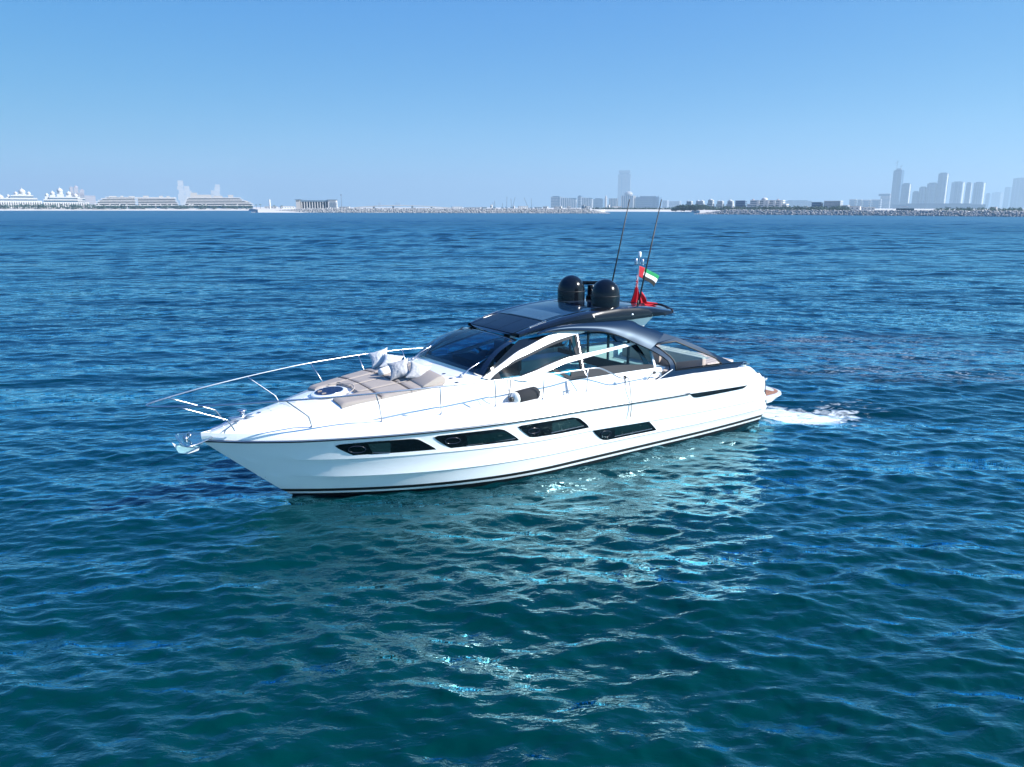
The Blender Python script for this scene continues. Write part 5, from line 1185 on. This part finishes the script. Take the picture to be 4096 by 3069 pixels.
bld('apartment_block', 'faint block just right of the long pinnacled hotel', 'apartments', 2650, 2676, 803, 3300, 'slab', -15, 30, 6, bcream, bblue)
bld('apartment_block', 'faint stepped block in the haze left of the green mound', 'apartments', 2677, 2726, 806, 3500, 'slab', -15, 30, 5, bcream, bblue)
for x0, x1, yt, lab in ((1512, 1526, 811, 'very faint pair of far towers above the left half of the bridge'), (1580, 1604, 812, 'very faint wide far tower above the middle of the bridge')): bld('far_tower', lab, 'tower', x0, x1, yt, 7500, 'tower', -10, 40, wm=bcream, gm=bblue)
# --- villas on the mound, white palace, banded hotel
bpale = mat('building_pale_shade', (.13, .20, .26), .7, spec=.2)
G2 = 'domed cream villas on the green mound'
def villa(x0, x1, yt, domes, lab, dist=1000, tiers=3):
    loc, rz, w, d, zt = frame(x0, x1, yt, dist, -12, 12); e = thing('domed_villa', lab, 'villa', loc, rz, G2); h = H(zt); 
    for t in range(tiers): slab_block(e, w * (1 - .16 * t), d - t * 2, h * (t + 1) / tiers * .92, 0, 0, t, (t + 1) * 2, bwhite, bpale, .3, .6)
    for k in range(domes): dome_part(e, (k - (domes - 1) / 2) * w / domes * .8, 0, h * .88, min(2.6, w / domes * .3), .6, False, bwhite, True)
villa(2740, 2775, 804, 2, 'domed villa with two cupolas at the left end of the green mound'); villa(2776, 2824, 803, 2, 'wide pale villa behind the top of the green mound', 1080); villa(2826, 2860, 799, 1, 'white domed villa with stacked balconies right of the mound'); villa(2862, 2900, 803, 2, 'shaded domed villa between the two whiter domed villas'); villa(2903, 2940, 803, 1, 'white domed villa stepping down to the right, by the breakwater')
loc, rz, w, d, zt = frame(2990, 3158, 803, 960, -8, 24); e = thing('white_palace', 'broad white palace with arches and a central dome behind the right breakwater', 'palace', loc, rz); h = H(zt)
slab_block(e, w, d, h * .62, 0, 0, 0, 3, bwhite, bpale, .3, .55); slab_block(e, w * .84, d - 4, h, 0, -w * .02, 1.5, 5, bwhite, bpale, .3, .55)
q = MB()
for X in (-.22, -.05, .03, .2, .36): q.box((w * X, -d / 2 - .6, h * .5), (2.6, 2, h * 1.06))
q.build('pylons', bwhite, e)
q = MB()
for k in range(7): q.lathe([(1.0, 0), (1.0, h * .3), (.5, h * .36), (.02, h * .38)], (-w * .47 + k * 3.2, -d / 2 + .1, 0), 10)
q.build('arches', bdark, e)
dome_part(e, -w * .1, 0, h * .98, 3.6, 1.0, False, bwhite, True)
for X in (-.4, .25): dome_part(e, w * X, 0, h * .98, 1.8, .6, False, bpink, True)
bld('stepped_block', 'shaded stepped block at the left of the white palace', 'building', 2942, 2990, 804, 980, 'slab', -10, 16, 5, bgrey, bblue)  # grey and blue materials carry the shade on this part
bld('banded_hotel', 'shaded stepped block, painted grey-blue, at the left of the white banded hotel', 'hotel', 3247, 3298, 810, 960, 'slab', -12, 16, 4, bgrey, bblue)  # shaded side of the hotel, its shade put into the colours
bld('banded_hotel', 'white hotel with long balcony bands above dark trees', 'hotel', 3297, 3372, 805, 950, 'slab', -10, 16, 5, bwhite, bpale)
bld('banded_hotel', 'lower white banded wing at the right of the banded hotel', 'hotel', 3366, 3398, 822, 940, 'slab', -10, 12, 4, bwhite, bdark)
bld('long_block', 'very faint long flat block behind the white palace and banded hotel', 'building', 3134, 3250, 804, 3800, 'tower', -6, 40, wm=bblue, gm=bcream)
def gate_ex(e, w, d, h): q = MB(); q.box((0, -d / 2 - 1, h * .45), (w * .62, 3, h * .8)); q.build('opening', bblue, e)
G3 = 'hazy portal blocks on the right shore'
for i, (x0, x1, yt, lab) in enumerate(((3398, 3428, 799, 'hazy portal block, leftmost of the portals right of the banded hotel'), (3430, 3450, 800, 'narrow hazy portal block between two wider ones'), (3451, 3484, 801, 'hazy portal block with the darkest square opening'), (3486, 3528, 800, 'hazy portal block with a sloping right side next to the striped tower'))): bld('portal_block', lab, 'building', x0, x1, yt, 2800, 'slab', -8, 24, 4, bcream, bblue, group=G3, extra=gate_ex)
def over_ex(e, w, d, h): q = MB(); q.box((-w * .12, 0, h - 5), (w * 1.25, d + 2, 10)); q.build('top_storey', bblue, e)
bld('striped_tower', 'hazy striped block with overhanging top left of the tall right towers', 'tower', 3524, 3565, 776, 3000, 'slab', -6, 30, 12, bcream, bblue, extra=over_ex)
G4 = 'high-rise towers at the right'
def craned(e, w, d, h):
    q = MB(); q.box((0, 0, h + 6), (w * .5, d * .5, 10)); q.tube([(-w * .3, 0, h), (-w * .3, 0, h + 52)], 1.2, 5); q.tube([(-w * .3 - 12, 0, h + 38), (-w * .3 + 8, 0, h + 50)], .9, 5); q.tube([(w * .2, 0, h + 8), (w * .2, 0, h + 24)], 1.2, 5); q.tube([(w * .05, 0, h + 20), (w * .4, 0, h + 26)], .9, 5); q.build('roof_cranes', bgrey, e)
def lit_side(e, w, d, h): q = MB(); q.box((w / 2 + .5, -d * .1, h * .5), (1.5, d * .5, h * .98)); q.build('sunlit_face', bwhite, e)  # sunlit right face of the tower, painted as a white strip
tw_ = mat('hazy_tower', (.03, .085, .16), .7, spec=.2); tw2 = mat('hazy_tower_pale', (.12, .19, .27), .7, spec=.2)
for x0, x1, yt, dist, wm_, ex, lab in ((3575, 3618, 682, 3300, tw_, craned, 'tallest right-hand tower with cranes on its unfinished top'), (3608, 3647, 736, 3100, tw_, lit_side, 'dark blue tower right beside the crane-topped tower'), (3651, 3678, 768, 3300, tw_, None, 'low plain tower between the crane-topped group and the wide tower'),
        (3678, 3709, 750, 3300, tw_, None, 'mid-height tower with a flat pale roof, second step up'), (3710, 3753, 734, 3300, tw_, None, 'wide tower with a rounded pale roof'), (3755, 3798, 694, 3300, tw_, lit_side, 'tall slim tower with a sunlit right side painted white'),
        (3807, 3864, 729, 3500, tw2, lit_side, 'wide pale tower right of the tall white-sided tower'), (3866, 3891, 732, 3450, tw2, lit_side, 'narrow pale tower in the middle of the pale trio'), (3896, 3946, 731, 3400, tw2, lit_side, 'last pale tower of the close group, with a pale cross band'),
        (3944, 3963, 775, 5500, tw_, None, 'small faint tower right of the close group'), (3968, 4015, 770, 7500, bcream, None, 'faintest wide block near the right edge'), (4020, 4048, 750, 6500, tw_, None, 'faint tower left of the big block at the right edge'), (4054, 4130, 713, 5200, tw_, None, 'big flat-topped tower cut by the right edge of the photo')):
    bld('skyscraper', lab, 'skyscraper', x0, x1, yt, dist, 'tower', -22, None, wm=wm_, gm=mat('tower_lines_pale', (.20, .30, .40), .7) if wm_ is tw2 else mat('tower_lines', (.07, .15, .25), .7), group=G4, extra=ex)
bld('podium', 'long low podium under the right-hand towers', 'building', 3570, 3945, 818, 2700, 'tower', -2, 40, wm=tw_, gm=bblue)
loc, rz, w, d, zt = frame(3575, 3667, 834, 760, 0, 14); e = thing('canopy_pavilion', 'low white curved canopy behind the right breakwater below the towers', 'pavilion', loc, rz); h = H(zt)
q = MB(); strip(q, [(-w / 2 + w * k / 20, -7, h + .2 + .8 * math.sin(math.pi * k / 20)) for k in range(21)], [(-w / 2 + w * k / 20, 7, h + .2 + .8 * math.sin(math.pi * k / 20)) for k in range(21)], 0, n=21, side=0); q.box((-w * .05, 0, h + 1.4), (w * .35, 9, .5)); q.build('roof', bwhite, e); q = MB(); q.box((0, 1, h / 2), (w * .8, 8, h)); q.build('wall', bdark, e)
# --- trees
def tree_mass(name, x0, x1, yt, dist, seed, n, fn=None):
    rs = random.Random(seed); vs_, fs_ = [], []
    for k in range(n):
        px = rs.uniform(x0, x1); yy = yt if fn is None else fn(px); top = at(px, yy, dist).z; h = top - LAND; c = at(px, 829, dist + rs.uniform(-10, 12)); u = rs.random() ** .6
        hz = LAND + max(.5, h * u * rs.uniform(.75, 1.05)); r0 = rs.uniform(1.0, 2.4)
        for j in range(34):        # leafy tufts
            dv = Vector((rs.gauss(0, 1), rs.gauss(0, 1), rs.gauss(0, .7))).normalized() * r0 * rs.uniform(.5, 1.1); p = Vector((c.x, c.y, hz - r0 * .4)) + dv; s_ = rs.uniform(.35, .8)
            a_ = Vector((rs.gauss(0, 1), rs.gauss(0, 1), rs.gauss(0, 1))).normalized() * s_; b_ = a_.cross(Vector((rs.random(), rs.random(), 1))).normalized() * s_ * .7; i0 = len(vs_); vs_ += [p - a_, p - b_, p + a_, p + b_]; fs_.append((i0, i0 + 1, i0 + 2, i0 + 3))
    o = mesh_obj(name, vs_, fs_, green, None, recalc=False); tag(o, kind='stuff'); return o
tree_mass('shore_trees', -60, 380, 818, 1265, 1, 260)
tree_mass('shore_trees', 380, 1010, 822, 1262, 2, 300)
tree_mass('shore_trees', 2372, 2720, 832, 1180, 3, 260)
tree_mass('mound_trees', 2690, 2850, 822, 985, 4, 300, lambda px: 832 - 13 * max(0, min(1, (px - 2685) / 40)) + 10 * max(0, (px - 2815) / 35))
tree_mass('shore_trees', 2850, 3240, 826, 900, 5, 260)
tree_mass('shore_trees', 3240, 3400, 826, 890, 6, 120)
tree_mass('shore_trees', 3740, 4110, 832, 900, 7, 90)
def palm(px, yt, dist, lab, seed):
    rs = random.Random(seed); p = at(px, yt, dist); h = p.z - LAND; e = empty('palm_tree', (p.x, p.y, LAND - .2)); tag(e, lab, 'palm tree', 'palms at the breakwater end')
    q = MB(); q.tube([(0, 0, 0), (.15, 0, h * .5), (.1, 0, h)], [.3, .22, .18], 6); q.build('trunk', mat('palm_trunk', (.14, .11, .08), .9), e); q = MB()
    for k in range(14):
        a = 2 * math.pi * k / 14 + rs.random() * .3; L_ = rs.uniform(2.2, 3); pts = [Vector((.1 + math.cos(a) * L_ * t, math.sin(a) * L_ * t, h + .9 * t - 2.3 * t * t)) for t in (0, .3, .6, 1)]
        sd_ = Vector((-math.sin(a), math.cos(a), 0)) * .35; v = [x + sd_ * wv for x, wv in zip(pts, (.4, 1, .9, .1))] + [x - sd_ * wv for x, wv in zip(pts, (.4, 1, .9, .1))]; q.add(v, [(i, i + 1, i + 5, i + 4) for i in range(3)])
    q.build('crown', green, e)
palm(1024, 818, 1200, 'palm leaning over the shore right of the last terraced resort', 1); palm(1040, 817, 1190, 'palm nearest the white pillar, standing by the breakwater start', 2); palm(1096, 821, 1150, 'small palm between the white pillar and the columned building', 3); palm(1127, 822, 1150, 'small palm closest to the left end of the columned building', 4)
# --- small boats by the shore
def small_boat(px, py, L_, lab):
    g = ground(px, py); e = empty('small_boat', (g[0], g[1], 0), R(8)); tag(e, lab, 'boat', 'small white boats near the shore')
    q = MB(); v = []
    for i in range(9):
        t = i / 8; w_ = L_ * .16 * (1 - t ** 3); v += [(-L_ / 2 + L_ * t, -w_, .7 + .3 * t), (-L_ / 2 + L_ * t, -w_ * .7, -.1), (-L_ / 2 + L_ * t, w_ * .7, -.1), (-L_ / 2 + L_ * t, w_, .7 + .3 * t)]
    q.add(v, [(i * 4 + j, i * 4 + (j + 1) % 4, i * 4 + 4 + (j + 1) % 4, i * 4 + 4 + j) for i in range(8) for j in range(4)] + [(0, 1, 2, 3)]); q.build('hull', white, e)
    q = MB(); q.box((-L_ * .05, 0, 1.3), (L_ * .3, L_ * .2, 1.0)); q.build('cabin', bwhite, e)
small_boat(392, 839, 5, 'tiny white boat off the left terraced resort'); small_boat(3502, 858, 3.2, 'tiny white boat below the hazy striped block, off the right breakwater')

# ================================================================ HAZE
hz = MB(); hz.box((0, 5000, 229), (30000, 20000, 460)); hzm = bpy.data.materials.new('haze_air'); hzm.use_nodes = True
nn_ = hzm.node_tree.nodes; nn_.clear(); ho = nn_.new('ShaderNodeOutputMaterial'); hv = nn_.new('ShaderNodeVolumePrincipled')
hv.inputs['Color'].default_value = (.42, .58, .70, 1); hv.inputs['Density'].default_value = 0.000175; hv.inputs['Anisotropy'].default_value = 0.2
hzm.node_tree.links.new(hv.outputs[0], ho.inputs['Volume'])
o = hz.build('haze', hzm, None); tag(o, kind='stuff')
